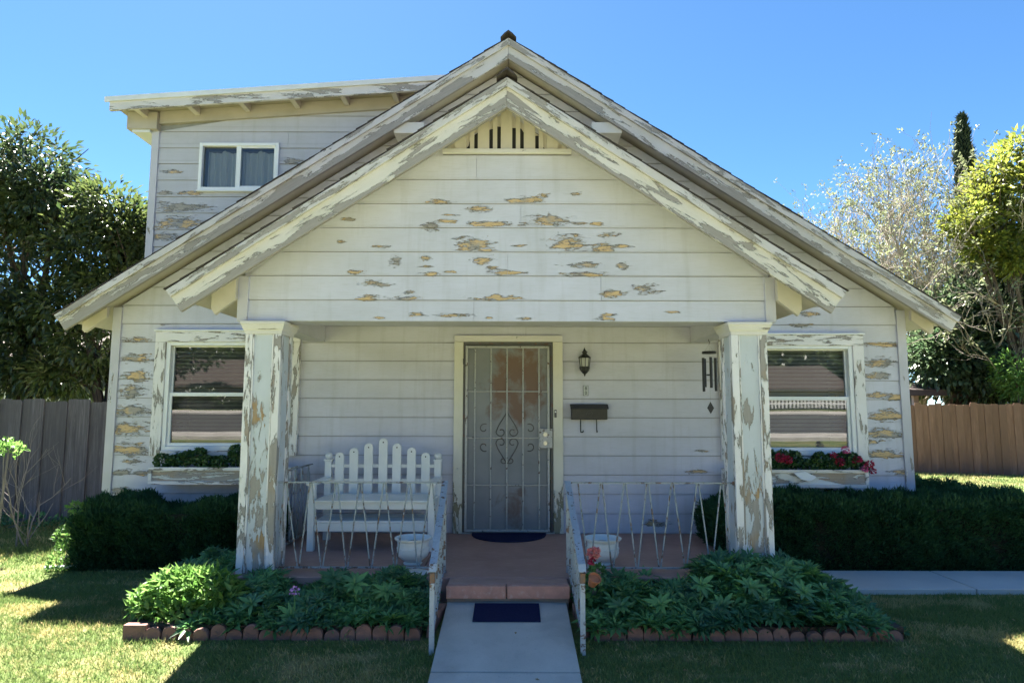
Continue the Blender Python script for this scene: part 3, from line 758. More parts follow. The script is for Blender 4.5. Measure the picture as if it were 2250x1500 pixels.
# --- porch gable wall
GX0 = at(526, 705, GABLE_Y)[0]; GX1 = at(1700, 705, GABLE_Y)[0]
gl = [at(1110, y, GABLE_Y)[1] for y in (707, 661, 607.5, 555, 502, 449.5, 396.5, 343)]
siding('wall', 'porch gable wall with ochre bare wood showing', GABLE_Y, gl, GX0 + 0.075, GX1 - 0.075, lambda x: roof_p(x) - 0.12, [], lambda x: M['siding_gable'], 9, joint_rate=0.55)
BEAMZ = gl[0]
gw = hempty('porch_beam', label='boxed beam across the porch front')
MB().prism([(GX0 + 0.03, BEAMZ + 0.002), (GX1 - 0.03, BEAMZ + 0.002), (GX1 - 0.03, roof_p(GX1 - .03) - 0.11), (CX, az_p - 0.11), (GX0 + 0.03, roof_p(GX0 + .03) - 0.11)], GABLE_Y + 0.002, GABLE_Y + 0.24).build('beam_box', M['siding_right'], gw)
for sg in (-1, 1):
    x0_ = GX0 - 0.01 if sg < 0 else GX1 - 0.075; 
    zt = roof_p(x0_ if sg < 0 else x0_ + 0.085) - 0.115
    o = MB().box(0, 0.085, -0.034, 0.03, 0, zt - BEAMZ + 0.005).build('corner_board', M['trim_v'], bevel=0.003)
    o.location = (x0_, GABLE_Y, BEAMZ - 0.004); hpart(o)
    # side beams back to the wall
    xb0 = -2.20 if sg < 0 else 1.925
    MB().box(xb0, xb0 + 0.185, GABLE_Y + 0.245, WALL_Y - 0.022, BEAMZ + 0.003, BEAMZ + 0.5).build('side_beam', M['siding_right'], gw, bevel=0.004)
MB().box(GX0 + 0.2, GX1 - 0.2, GABLE_Y + 0.245, WALL_Y - 0.022, BEAMZ + 0.17, BEAMZ + 0.19).build('porch_ceiling', M['siding_right'], gw)

# --- gable vent of upright slats
vent = hempty('gable_vent', label='cream louvre of wide and narrow upright slats under the porch apex')
vz0 = at(1110, 341, GABLE_Y)[1]; vz1 = at(1110, 331, GABLE_Y)[1]
def xclip(z): return (roof_p(CX) - 0.12 - z) / SL_P
hw = xclip(vz1) - 0.005
MB().box(CX - hw, CX + hw, GABLE_Y - 0.045, GABLE_Y - 0.001, vz0 + 0.002, vz1).build('sill', M['trim'], vent, bevel=0.004)
MB().prism([(CX - hw, vz0), (CX + hw, vz0), (CX, vz0 + hw * SL_P)], GABLE_Y - 0.004, GABLE_Y + 0.001).build('vent_back', M['dark'], vent)
def slat(cx, w, y0, y1, name='slat'):
    def zt(x): return az_p - 0.13 - SL_P * abs(x - CX)
    a, b = cx - w / 2, cx + w / 2
    if min(zt(a), zt(b)) < vz1 + 0.015: return
    poly = [(a + 0.006, vz1 + 0.002), (b - 0.006, vz1 + 0.002), (b, vz1 + 0.008), (b, zt(b))]
    if a < CX < b: poly.append((CX, zt(CX)))
    poly += [(a, zt(a)), (a, vz1 + 0.008)]
    MB().prism(poly, y0, y1).build(name, M['soffit'], vent)
pw = 50.3; cpx = 1113
for i in range(-3, 4):
    px = cpx + i * pw
    slat(at(px, 325, GABLE_Y)[0], 0.096, GABLE_Y - 0.030, GABLE_Y - 0.008)
    for s in (-1,):
        slat(at(px + pw * 0.5, 325, GABLE_Y)[0], 0.036, GABLE_Y - 0.024, GABLE_Y - 0.006)
slat(at(cpx - 3.5 * pw + 3, 325, GABLE_Y)[0], 0.030, GABLE_Y - 0.024, GABLE_Y - 0.006)
# blown cardboard behind the upper half of the slats
MB().prism([(CX - hw * .62, vz1 + 0.135), (CX - hw * .2, vz1 + .19), (CX - .1, vz1 + 0.21), (CX + .12, vz1 + .19), (CX + hw * .3, vz1 + 0.12), (CX + hw * .5, vz1 + .13), (CX, vz1 + hw * SL_P - .02)], GABLE_Y - 0.0065, GABLE_Y - 0.0045).build('vent_liner', M['soffit'], vent)
MB().prism([(CX - hw * .98, vz1 + 0.0), (CX - hw * .66, vz1 + .0), (CX - hw * .60, vz1 + 0.04), (CX - hw * .56, vz1 + .14), (CX - hw * .6, vz1 + .155)], GABLE_Y - 0.0065, GABLE_Y - 0.0045).build('vent_liner', M['soffit'], vent)
MB().prism([(CX + hw * .98, vz1 + 0.0), (CX + hw * .62, vz1 + .0), (CX + hw * .56, vz1 + 0.03), (CX + hw * .5, vz1 + .14), (CX + hw * .55, vz1 + .165)], GABLE_Y - 0.0065, GABLE_Y - 0.0045).build('vent_liner', M['soffit'], vent)

# --- upper storey
ux0 = at(330, 450, UP_Y)[0]; ux1 = -0.02
UF_Y = 7.42
u1x, u1z = at(232, 214, UF_Y); u2x, u2z = at(970, 166.5, UF_Y); USL = (u2z - u1z) / (u2x - u1x)
def up_top(x): return u1z + USL * (x - u1x)
ul = [at(380, y, UP_Y)[1] for y in (543, 505, 469, 433, 397, 361, 326.5, 291, 256)]
step_ = ul[1] - ul[0]; ul = [ul[0] - step_ * k for k in (4, 3, 2, 1)] + ul; ul += [ul[-1] + step_ * 0.98, ul[-1] + step_ * 1.96]
uw_x0, uw_z1 = at(443, 317, UP_Y); uw_x1, uw_z0 = at(612, 421, UP_Y)
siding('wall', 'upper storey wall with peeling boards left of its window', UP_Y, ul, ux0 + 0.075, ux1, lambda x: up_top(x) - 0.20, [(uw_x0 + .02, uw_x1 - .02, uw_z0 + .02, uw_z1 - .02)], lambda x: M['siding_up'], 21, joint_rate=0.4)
backing(UP_Y + 0.002, ux0 + 0.05, ux1, ul[0] - 0.3, lambda x: up_top(x) - 0.12, [(uw_x0 + .05, uw_x1 - .05, uw_z0 + .05, uw_z1 - .05)], 'wall_sheathing')
upw = hempty('wall', label='side walls of the upper storey')
MB().box(ux0, ux0 + 0.1, UP_Y + 0.105, HB - .5, ul[0] - 0.6, up_top(ux0) - 0.16).build('side_wall', M['siding_up'], upw)
MB().box(ux1 - 0.1, ux1, UP_Y + 0.105, HB - .5, ul[0] - 0.3, up_top(ux1) - 0.16).build('side_wall', M['siding_up'], upw)
cb_top = at(335, 272, UP_Y)[1]
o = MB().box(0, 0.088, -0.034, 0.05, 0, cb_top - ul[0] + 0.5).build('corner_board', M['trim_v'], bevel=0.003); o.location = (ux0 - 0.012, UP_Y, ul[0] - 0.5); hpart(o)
ufr = hempty('roof', label='low sloping roof of the upper storey with open rafters')
def up_slab(x0, x1, y0, y1, d0, d1, mat, name):
    MB().prism([(x0, up_top(x0) - d1), (x1, up_top(x1) - d1), (x1, up_top(x1) - d0), (x0, up_top(x0) - d0)], y0, y1).build(name, mat, ufr, bevel=0.002)
U0 = u1x; U1 = -0.1
up_slab(U0, U1, UF_Y - 0.022, UF_Y + 0.0, 0.0, 0.062, M['drip_metal'], 'drip_edge')
up_slab(U0 + 0.05, U1, UF_Y + 0.002, UF_Y + 0.04, 0.045, 0.165, M['fascia'], 'fascia_board')
up_slab(U0 + 0.02, U1, UF_Y + 0.0005, HB - 0.2, 0.005, 0.040, M['shingle'], 'roof_covering')
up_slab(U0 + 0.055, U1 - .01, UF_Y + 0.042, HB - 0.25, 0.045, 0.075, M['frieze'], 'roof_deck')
for px in (312, 425, 537, 648, 757, 868, 960):
    x = at(px, 238, UF_Y + 0.15)[0]
    up_slab(x - 0.03, x + 0.03, UF_Y + 0.042, UP_Y - 0.06, 0.077, 0.20 if False else 0.165, M['soffit'], 'rafter')
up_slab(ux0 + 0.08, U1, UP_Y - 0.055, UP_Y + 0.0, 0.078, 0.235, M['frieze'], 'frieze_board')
bx0 = at(279, 265, UP_Y - 0.1)[0]
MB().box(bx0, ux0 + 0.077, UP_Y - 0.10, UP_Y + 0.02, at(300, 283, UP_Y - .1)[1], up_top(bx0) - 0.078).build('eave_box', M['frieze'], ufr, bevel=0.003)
MB().box(bx0 + 0.06, ux0 - 0.014, UP_Y - 0.08, HB - .5, at(300, 289, UP_Y - .1)[1], at(300, 283.5, UP_Y - .1)[1]).build('eave_trim', M['drip_metal'], ufr)

# --- windows
def blinds(parent, x0, x1, z0, z1, y, n):
    m = MB(); h = (z1 - z0) / n
    for i in range(n):
        z = z0 + h * i
        m.add([(x0, y, z + 0.003), (x1, y, z + 0.003), (x1, y + 0.012, z + h * 0.9), (x0, y + 0.012, z + h * 0.9)], [(0, 1, 2, 3)])
    m.build('blind', M['blind'], parent, kind='stuff')
def double_hung(label, x0, x1, z0, z1, plane, cw=0.115, seed=0):
    w = hempty('window', label=label); r = random.Random(seed)
    # casing: head, two legs, apron
    for (a, b, c, d, ax, ml) in ((x0 - 0.0, x1 + 0.0, z1 - cw, z1, 'x', 'casing'), (x0, x0 + cw, z0 + 0.0, z1 - cw - 0.001, 'z', 'casing_v'), (x1 - cw, x1, z0, z1 - cw - 0.001, 'z', 'casing_v'), (x0 + cw + .001, x1 - cw - .001, z0, z0 + 0.05, 'x', 'casing')):
        o = MB().box(-(b - a) / 2, (b - a) / 2, -0.05, -0.0, -(d - c) / 2, (d - c) / 2).build('casing', M[ml], w, bevel=0.004); o.location = ((a + b) / 2, plane, (c + d) / 2)
    o = MB().box(x0 - 0.015, x1 + 0.015, plane - 0.062, plane - 0.001, z1 + 0.001, z1 + 0.018).build('drip_cap', M['vinyl'], w, bevel=0.003)
    ix0, ix1, iz0, iz1 = x0 + cw, x1 - cw, z0 + 0.05, z1 - cw
    # vinyl frame
    f = 0.045; m = MB(); ya, yb = plane - 0.035, plane + 0.06
    m.box(ix0 + .001, ix0 + f, ya, yb, iz0 + .001, iz1 - .001).box(ix1 - f, ix1 - .001, ya, yb, iz0 + .001, iz1 - .001).box(ix0 + f, ix1 - f, ya, yb, iz1 - f * .8, iz1 - .001).box(ix0 + f, ix1 - f, ya, yb, iz0 + .001, iz0 + f)
    m.build('frame', M['vinyl'], w, bevel=0.004)
    gx0, gx1, gz0, gz1 = ix0 + f, ix1 - f, iz0 + f, iz1 - f * .8; zm = (gz0 + gz1) / 2 + 0.005
    def sash(za, zb, y, t, tb, tt, tilt):
        m = MB(); m.box(gx0 + .001, gx0 + t, y, y + 0.03, za, zb).box(gx1 - t, gx1 - .001, y, y + 0.03, za, zb).box(gx0 + t, gx1 - t, y, y + 0.03, zb - tt, zb).box(gx0 + t, gx1 - t, y, y + 0.03, za, za + tb)
        m.build('sash', M['vinyl'], w, bevel=0.003)
        ya_ = y + 0.006; yb_ = y + 0.006 + (zb - za) * tilt
        m = MB(); m.add([(gx0 + t - .004, yb_, za + tb - .004), (gx1 - t + .004, yb_, za + tb - .004), (gx1 - t + .004, ya_, zb - tt + .004), (gx0 + t - .004, ya_, zb - tt + .004)], [(0, 1, 2, 3)])
        m.build('pane', M['glass'], w)
    sash(zm - 0.012, gz1 - 0.001, plane + 0.025, 0.018, 0.04, 0.012, 0.006)
    sash(gz0 + 0.001, zm + 0.028, plane - 0.012, 0.032, 0.035, 0.04, 0.032)
    blinds(w, gx0, gx1, gz0, gz1, plane + 0.085, 26)
    MB().box(gx0 - .02, gx1 + .02, plane + 0.5, plane + 0.52, gz0 - .02, gz1 + .02).build('room_dark', M['dark'], w)
    return w
double_hung('left front window behind the porch column, with blinds', wl_x0, wl_x1, wl_z0, wl_z1, WALL_Y - 0.018)
double_hung('right front window with badly peeling white casing', wr_x0, wr_x1, wr_z0, wr_z1, WALL_Y - 0.018)
def slider():
    w = hempty('window', label='small upstairs sliding window with pale curtains'); P = UP_Y - 0.02
    x0, x1, z0, z1 = uw_x0, uw_x1, uw_z0, uw_z1; f = 0.04
    m = MB().box(x0, x0 + f, P - .03, P + .06, z0, z1).box(x1 - f, x1, P - .03, P + .06, z0, z1).box(x0 + f, x1 - f, P - .03, P + .06, z1 - f, z1).box(x0 + f, x1 - f, P - .03, P + .06, z0, z0 + f)
    m.build('frame', M['vinyl'], w, bevel=0.004)
    MB().box(x0 - .01, x1 + .01, P - .045, P - 0.001, z0 - .015, z0 - .001).build('sill', M['vinyl'], w)
    xm = at(526, 370, UP_Y)[0]
    MB().box(xm - 0.028, xm + 0.028, P - .018, P + .03, z0 + f, z1 - f).build('mullion', M['vinyl'], w, bevel=0.003)
    m = MB().box(xm + .029, x1 - f - .001, P - .01, P + .02, z0 + f + .001, z0 + f + .02).box(xm + .029, x1 - f - .001, P - .01, P + .02, z1 - f - .02, z1 - f - .001).box(x1 - f - .021, x1 - f - .001, P - .01, P + .02, z0 + f + .021, z1 - f - .021)
    m.build('sash', M['vinyl'], w)
    for a, b, y in ((x0 + f, xm - .028, P + .02), (xm + .028, x1 - f, P + .004)):
        MB().add([(a, y, z0 + f), (b, y, z0 + f), (b, y, z1 - f), (a, y, z1 - f)], [(0, 1, 2, 3)]).build('pane', M['glass'], w)
    for a, b in ((x0 + f, xm), (xm, x1 - f)):
        m = MB(); n = 40
        for i in range(n + 1):
            t = i / n; x = a + (b - a) * t; y = P + 0.10 + 0.014 * math.sin(t * 38) + 0.008 * math.sin(t * 17 + 1)
            sag = 0.035 * (abs(math.sin(t * math.pi * 2)) ** 0.7)
            m.v += [(x, y, z0 + .02), (x, y, z1 - f - 0.01 - sag)]
            if i: m.f.append((2 * i - 2, 2 * i, 2 * i + 1, 2 * i - 1))
        m.build('curtain', M['curtain'], w, smooth=True)
    MB().box(x0, x1, P + .4, P + .42, z0, z1).build('room_dark', M['dark'], w)
slider()

# --- door with security grille
def door():
    d = hempty('door', label='rust stained security screen door with scrollwork in a cream frame'); P = WALL_Y - 0.02
    cw = at(1018, 900, WALL_Y)[0] - d_x0
    ih = d_z1 - at(1100, 752, WALL_Y)[1]
    for (a, b, c, e) in ((d_x0, d_x0 + cw, FLOOR + .002, d_z1 - ih - .001), (d_x1 - cw * 1.08, d_x1, FLOOR + .002, d_z1 - ih - .001), (d_x0, d_x1, d_z1 - ih, d_z1)):
        o = MB().box(-(b - a) / 2, (b - a) / 2, -0.05, 0.0, -(e - c) / 2, (e - c) / 2).build('casing', M['door_casing'] if e - c > .5 else M['trim'], d, bevel=0.006); o.location = ((a + b) / 2, P, (c + e) / 2)
    x0, x1, z0, z1 = d_x0 + cw, d_x1 - cw * 1.08, FLOOR + 0.012, d_z1 - ih
    f = 0.028
    m = MB().box(x0 + .001, x0 + f, P - .03, P + .02, z0, z1 - .001).box(x1 - f, x1 - .001, P - .03, P + .02, z0, z1 - .001).box(x0 + f, x1 - f, P - .03, P + .02, z1 - f * 1.2, z1 - .001)
    m.build('outer_frame', M['scroll'], d, bevel=0.002)
    gx0 = at(1023, 900, WALL_Y)[0]; gx1 = at(1207, 900, WALL_Y)[0]; t = 0.024; zt = at(1100, 761, WALL_Y)[1]
    m = MB().box(gx0, gx0 + t, P - .048, P - .02, z0 + .006, zt).box(gx1 - t, gx1, P - .048, P - .02, z0 + .006, zt).box(gx0 + t, gx1 - t, P - .048, P - .02, zt - t, zt).box(gx0 + t, gx1 - t, P - .048, P - .02, z0 + .006, z0 + .006 + t)
    m.build('gate_frame', M['bars'], d, bevel=0.003)
    MB().box(gx0 + .004, gx1 - .004, P - .012, P + .0, z0 + .008, zt - .004).build('screen_panel', M['screen'], d)
    y = P - .036
    for px in (1044, 1079, 1114, 1149, 1184):
        x = at(px, 900, WALL_Y)[0]
        MB().tube([(x, y, z0 + .02), (x, y, zt - .01)], 0.0085, 6).build('bar', M['bars'], d, smooth=True)
    for py in (860, 961, 1064):
        z = at(1114, py, WALL_Y)[1]
        MB().tube([(gx0 + .01, y + .006, z), (gx1 - .01, y + .006, z)], 0.007, 6).build('bar', M['bars'], d, smooth=True)
    # scrolls (behind the bars)
    yc = P - .022; sx = 1114
    def pts(lst): 
        out = []
        for px, py in lst:
            x, z = at(px, py, WALL_Y); out.append((x, yc, z))
        return out
    def spiral(cx, cy, r0, r1, a0, a1, n=14):
        return [(cx + (r0 + (r1 - r0) * i / n) * math.cos(a0 + (a1 - a0) * i / n), cy + (r0 + (r1 - r0) * i / n) * math.sin(a0 + (a1 - a0) * i / n)) for i in range(n + 1)]
    for s in (-1, 1):
        # heart halves, upper one pointing up, lower one pointing down
        up = [(sx, 905), (sx + s * 8, 918), (sx + s * 18, 934), (sx + s * 24, 948)] + spiral(sx + s * 13, 948, 11, 4, (0 if s > 0 else math.pi), (0 if s > 0 else math.pi) + s * 5.4)
        MB().tube(pts(up), 0.0048, 5).build('scroll', M['scroll'], d, smooth=True)
        dn = [(sx, 1018), (sx + s * 9, 1003), (sx + s * 20, 985), (sx + s * 24, 974)] + spiral(sx + s * 13, 972, 11, 4, (0 if s > 0 else math.pi), (0 if s > 0 else math.pi) - s * 5.4)
        MB().tube(pts(dn), 0.0048, 5).build('scroll', M['scroll'], d, smooth=True)
        lo = spiral(sx + s * 8, 1010, 9, 3, (math.pi if s > 0 else 0), (math.pi if s > 0 else 0) - s * 4.6)
        MB().tube(pts(lo), 0.0045, 5).build('scroll', M['scroll'], d, smooth=True)
        for cy, q in ((941, 1), (980, -1)):
            sc_ = spiral(sx + s * 50, cy, 4, 11, 0.3, 5.2)
            sc_ = [(x if s > 0 else 2 * (sx + s * 50) - x, y2) for x, y2 in sc_]
            sc_ = [(2 * (sx + s * 50) - x, cy + (y2 - cy) * q) for x, y2 in sc_]
            MB().tube(pts(sc_), 0.0048, 5).build('scroll', M['scroll'], d, smooth=True)
    # lock box
    lx0, lz1 = at(1184, 941, WALL_Y); lx1, lz0 = at(1213, 983, WALL_Y)
    MB().box(lx0, lx1, P - .075, P - .049, lz0, lz1).build('lock_box', M['bars'], d, bevel=0.003)
    for py in (953, 972):
        x, z = at(1197, py, WALL_Y)
        m = MB().tube([(x, P - .076, z), (x, P - .090, z)], 0.021, 16).tube([(x, P - .091, z), (x, P - .098, z)], 0.010, 10)
        m.build('lock_cylinder', M['brass'], d, smooth=True)
    x, z = at(1219.5, 908, WALL_Y)
    MB().box(x - .012, x + .012, P - .062, P - .051, z - .042, z + .04).build('doorbell', M['scroll'], d, bevel=0.003)
    MB().tube([(x, P - .0625, z + .018), (x, P - .068, z + .018)], 0.009, 12).build('bell_button', M['pot'], d, smooth=True)
    for py in (795, 1020):
        x, z = at(1020, py, WALL_Y)
        MB().tube([(x, P - .05, z - .03), (x, P - .05, z + .03)], 0.009, 8).build('hinge', M['scroll'], d, smooth=True)
    MB().box(x0, x1, P - .045, P + .02, FLOOR + .001, FLOOR + .011).build('threshold', M['bars'], d)
door()

# --- porch floor and step
pf = hempty('porch_floor', label='red brown painted concrete porch floor')
FX0, FX1 = -2.22, 2.10
for a, b in ((FX0, -0.72), (-0.716, 0.64), (0.644, FX1)):
    MB().box(a, b, 5.18, WALL_Y - 0.0215, 0.0, FLOOR).build('floor_slab', M['porch_floor'], pf, bevel=0.008)
MB().box(PX0 - 0.0, PX1 + 0.02, 5.005, 5.176, 0.06, FLOOR - 0.003).build('floor_slab', M['porch_floor'], pf, bevel=0.004)
xm = at(1113, 1300, 4.95)[0]
for a, b in ((PX0 - 0.005, xm - 0.005), (xm + 0.005, PX1 + 0.025)):
    MB().box(a, b, 4.945, 5.003, 0.132, FLOOR - 0.004).build('step_brick', M['step'], pf, bevel=0.006)
MB().box(PX0, PX1 + .015, 4.972, 5.003, 0.03, 0.130).build('riser', M['foundation'], pf)

# --- porch columns
def column(cx, label):
    c = empty('porch_column', (cx, 5.40, FLOOR), label=label); hpart(c)
    H = at(1110, 704, 5.2)[1] - FLOOR; H = BEAMZ - FLOOR - 0.004
    hwid = 0.145; hc = H - 0.075
    MB().box(-hwid + .016, hwid - .016, -hwid + .016, hwid - .016, 0, hc).build('core', M['col_panel'], c)
    for sx_ in (-1, 1):
        for sy_ in (-1, 1):
            # stile boards wrap each corner
            xa, xb = (-hwid, -hwid + .058) if sx_ < 0 else (hwid - .058, hwid)
            ya, yb = (-hwid, -hwid + .058) if sy_ < 0 else (hwid - .058, hwid)
            MB().box(xa, xb, ya, yb, 0.001, hc - 0.03).build('stile', M['col_stile'], c, bevel=0.004)
    for s in (-1, 1):   # thin moulding beside the stiles
        MB().box(s * (hwid - .066) - .005, s * (hwid - .066) + .005, -hwid + .004, -hwid + .0155, 0.01, hc - .03).build('moulding', M['col_stile'], c)
    m = MB()
    prof = [(hwid + .002, hc - .03), (hwid + .006, hc - .005), (hwid + .018, hc + .012), (hwid + .030, hc + .045), (hwid + .036, hc + .052), (hwid + .036, hc + .072)]
    o = 0
    for rr, z in prof: m.v += [(-rr, -rr, z), (rr, -rr, z), (rr, rr, z), (-rr, rr, z)]
    for i in range(len(prof) - 1):
        for j in range(4): m.f.append((i * 4 + j, i * 4 + (j + 1) % 4, i * 4 + 4 + (j + 1) % 4, i * 4 + 4 + j))
    m.f += [(3, 2, 1, 0), tuple(len(m.v) - 4 + j for j in range(4))]
    m.build('capital', M['trim'], c)
    return c
column(-2.02, 'left square porch column with white and ochre peeling paint')
column(1.925, 'right square porch column with white and ochre peeling paint')

# ================================================================ things on and around the porch
def wall_lamp():
    x, z = at(1284, 795, WALL_Y - .1); k = 0.0046
    L = empty('wall_lamp', (x, WALL_Y - 0.02, z)); tag(L, 'black carriage lantern on the wall right of the front door', 'lamp')
    cy = -0.11
    MB().lathe([(0.002, .150), (0.006, .135), (0.012, .125), (0.022, .112), (0.034, .104), (0.026, .100), (0.022, .085), (0.040, .070), (0.062, .052), (0.070, .045), (0.062, .040)], 0, cy, 8).build('cap', M['black_metal'], L)
    MB().lathe([(0.046, -.055), (0.058, .038)], 0, cy, 8).build('glass_shade', simple('frosted_lamp_glass', (0.42, 0.42, 0.40), (0.35, .35, .33), 5, 0.3), L)
    for j in range(8):
        a = 2 * math.pi * j / 8
        MB().tube([(0.047 * math.cos(a), cy + .047 * math.sin(a), -.056), (0.060 * math.cos(a), cy + .060 * math.sin(a), .041)], 0.005, 4).build('glazing_bar', M['black_metal'], L)
    MB().lathe([(0.052, -.052), (0.056, -.062), (0.046, -.095), (0.026, -.120), (0.010, -.132), (0.006, -.150), (0.002, -.154)], 0, cy, 8).build('base', M['black_metal'], L)
    MB().tube([(0, cy + .03, -.08), (0, -.03, -.085), (0, -.002, -.06)], 0.009, 8).build('arm', M['black_metal'], L, smooth=True)
    MB().tube([(0, 0.001, -.055), (0, -.018, -.055)], 0.045, 16).build('backplate', M['black_metal'], L, smooth=True)
wall_lamp()

def plaque():
    x, z = at(1286.5, 858, WALL_Y); P = empty('house_number', (x, WALL_Y - 0.022, z)); tag(P, 'small pale plaque reading 80 between wall lantern and mailbox', 'sign')
    gm = simple('plaque_grey_line', (0.16, 0.17, 0.17), rough=0.6); pm = simple('plaque_face', (0.52, 0.54, 0.53), (0.47, .49, .49), 8, 0.5)
    MB().box(-.029, .029, -.008, .0, -.055, .055).build('rim', gm, P, bevel=0.004)
    MB().box(-.025, .025, -.0105, -.0082, -.051, .051).build('face', pm, P)
    for ch, dz in (('8', .007), ('0', -.040)):
        fc = bpy.data.curves.new('digit', 'FONT'); fc.body = ch; fc.size = .048; fc.align_x = 'CENTER'; fc.extrude = .0012; fc.offset = 0.0008
        fo = bpy.data.objects.new('digit', fc); col.objects.link(fo); fc.materials.append(gm)
        bpy.context.view_layer.update()
        me = bpy.data.meshes.new_from_object(fo.evaluated_get(bpy.context.evaluated_depsgraph_get())); bpy.data.objects.remove(fo)
        fo = bpy.data.objects.new('digit', me); col.objects.link(fo)
        fo.parent = P; fo.location = (0, -.0122, dz); fo.rotation_euler = (R(90), 0, 0)
plaque()

def mailbox():
    x0, z1 = at(1253, 888, WALL_Y - .1); x1, z0 = at(1337, 922, WALL_Y - .1); cx = (x0 + x1) / 2; cz = (z0 + z1) / 2; w = (x1 - x0) / 2; h = (z1 - z0) / 2
    B = empty('mailbox', (cx, WALL_Y - 0.02, cz)); tag(B, 'black metal letterbox with two newspaper hooks on the porch wall', 'mailbox')
    MB().prism_x([(0, -h), (-.085, -h + .004), (-.10, h - .045), (0, h)], -w + .012, w - .012).build('box_body', M['black_metal'], B, bevel=0.004)
    MB().prism_x([(-.002, h + .004), (-.055, h + .002), (-.112, h - .030), (-.116, h - .048), (-.104, h - .052), (-.09, h - .03), (-.002, h - .006)], -w, w).build('lid', M['black_metal'], B, bevel=0.006)
    # round post emblem on the front
    m = MB(); ring = [(0.030 * math.cos(a), -.099 + .0, 0.030 * math.sin(a) - .018) for a in [i * 2 * math.pi / 20 for i in range(21)]]
    m.tube(ring, 0.0022, 4, cap=False); m.box(-.018, .018, -.1015, -.098, -.015, -.010); m.box(-.018, .018, -.1015, -.098, -.026, -.021)
    m.build('emblem', simple('worn_black_relief', (0.05, 0.05, 0.055), rough=0.35), B)
    for hx in (-.088, .082):
        zl_ = at(1300, 950, WALL_Y - .1)[1] - cz
        m = MB().tube([(hx, -.03, -h + .005), (hx, -.03, zl_ + .015), (hx, -.045, zl_ + .003), (hx + (.02 if hx < 0 else 0), -.066, zl_ + .004), (hx + (.022 if hx < 0 else 0), -.075, zl_ + .02)], 0.006, 6)
        m.build('paper_hook', M['black_metal'], B, smooth=True)
mailbox()

def chime():
    Y = 6.64; x, zt = at(1557, 742, Y); W_ = empty('wind_chime', (x, Y, BEAMZ)); tag(W_, 'black wind chime with diamond clapper hanging beside the right column', 'wind chime')
    def Z(py): return at(1557, py, Y)[1] - BEAMZ
    cm = M['black_metal']; sm = simple('chime_cord', (0.35, 0.35, 0.34), rough=0.8)
    MB().tube([(0, 0, 0.003), (0, 0, Z(748)), (.012, 0, Z(752)), (0.002, 0, Z(756))], 0.004, 5).build('hook', cm, W_)
    MB().lathe([(0.005, Z(778)), (0.068, Z(777)), (0.075, Z(775)), (0.068, Z(772)), (0.005, Z(771))], 0, 0, 20).build('top_disc', cm, W_)
    m = MB()
    for a in (0.3, 2.4, 4.5): m.tube([(0, 0, Z(757)), (.055 * math.cos(a), .055 * math.sin(a), Z(773))], 0.0012, 3)
    m.tube([(0, 0, Z(774)), (0, 0, Z(890))], 0.0012, 3); m.build('cord', sm, W_)
    for dx, dy, t, b in ((-.062, 0.0, 786, 860), (0.0, -.05, 785, 852), (.062, .0, 786, 859), (-.03, .05, 787, 850), (.035, .05, 787, 846)):
        MB().tube([(dx, dy, Z(t)), (dx, dy, Z(b))], 0.0145 if dy <= 0 else 0.012, 10).build('tube', cm, W_, smooth=True)
    MB().lathe([(0.03, Z(825)), (0.032, Z(823)), (0.03, Z(822))], 0, 0, 14).build('striker', cm, W_)
    MB().prism([(0, Z(882)), (.035, Z(896)), (0, Z(909)), (-.035, Z(896))], -.004, .004).build('clapper', cm, W_, bevel=0.002)
chime()

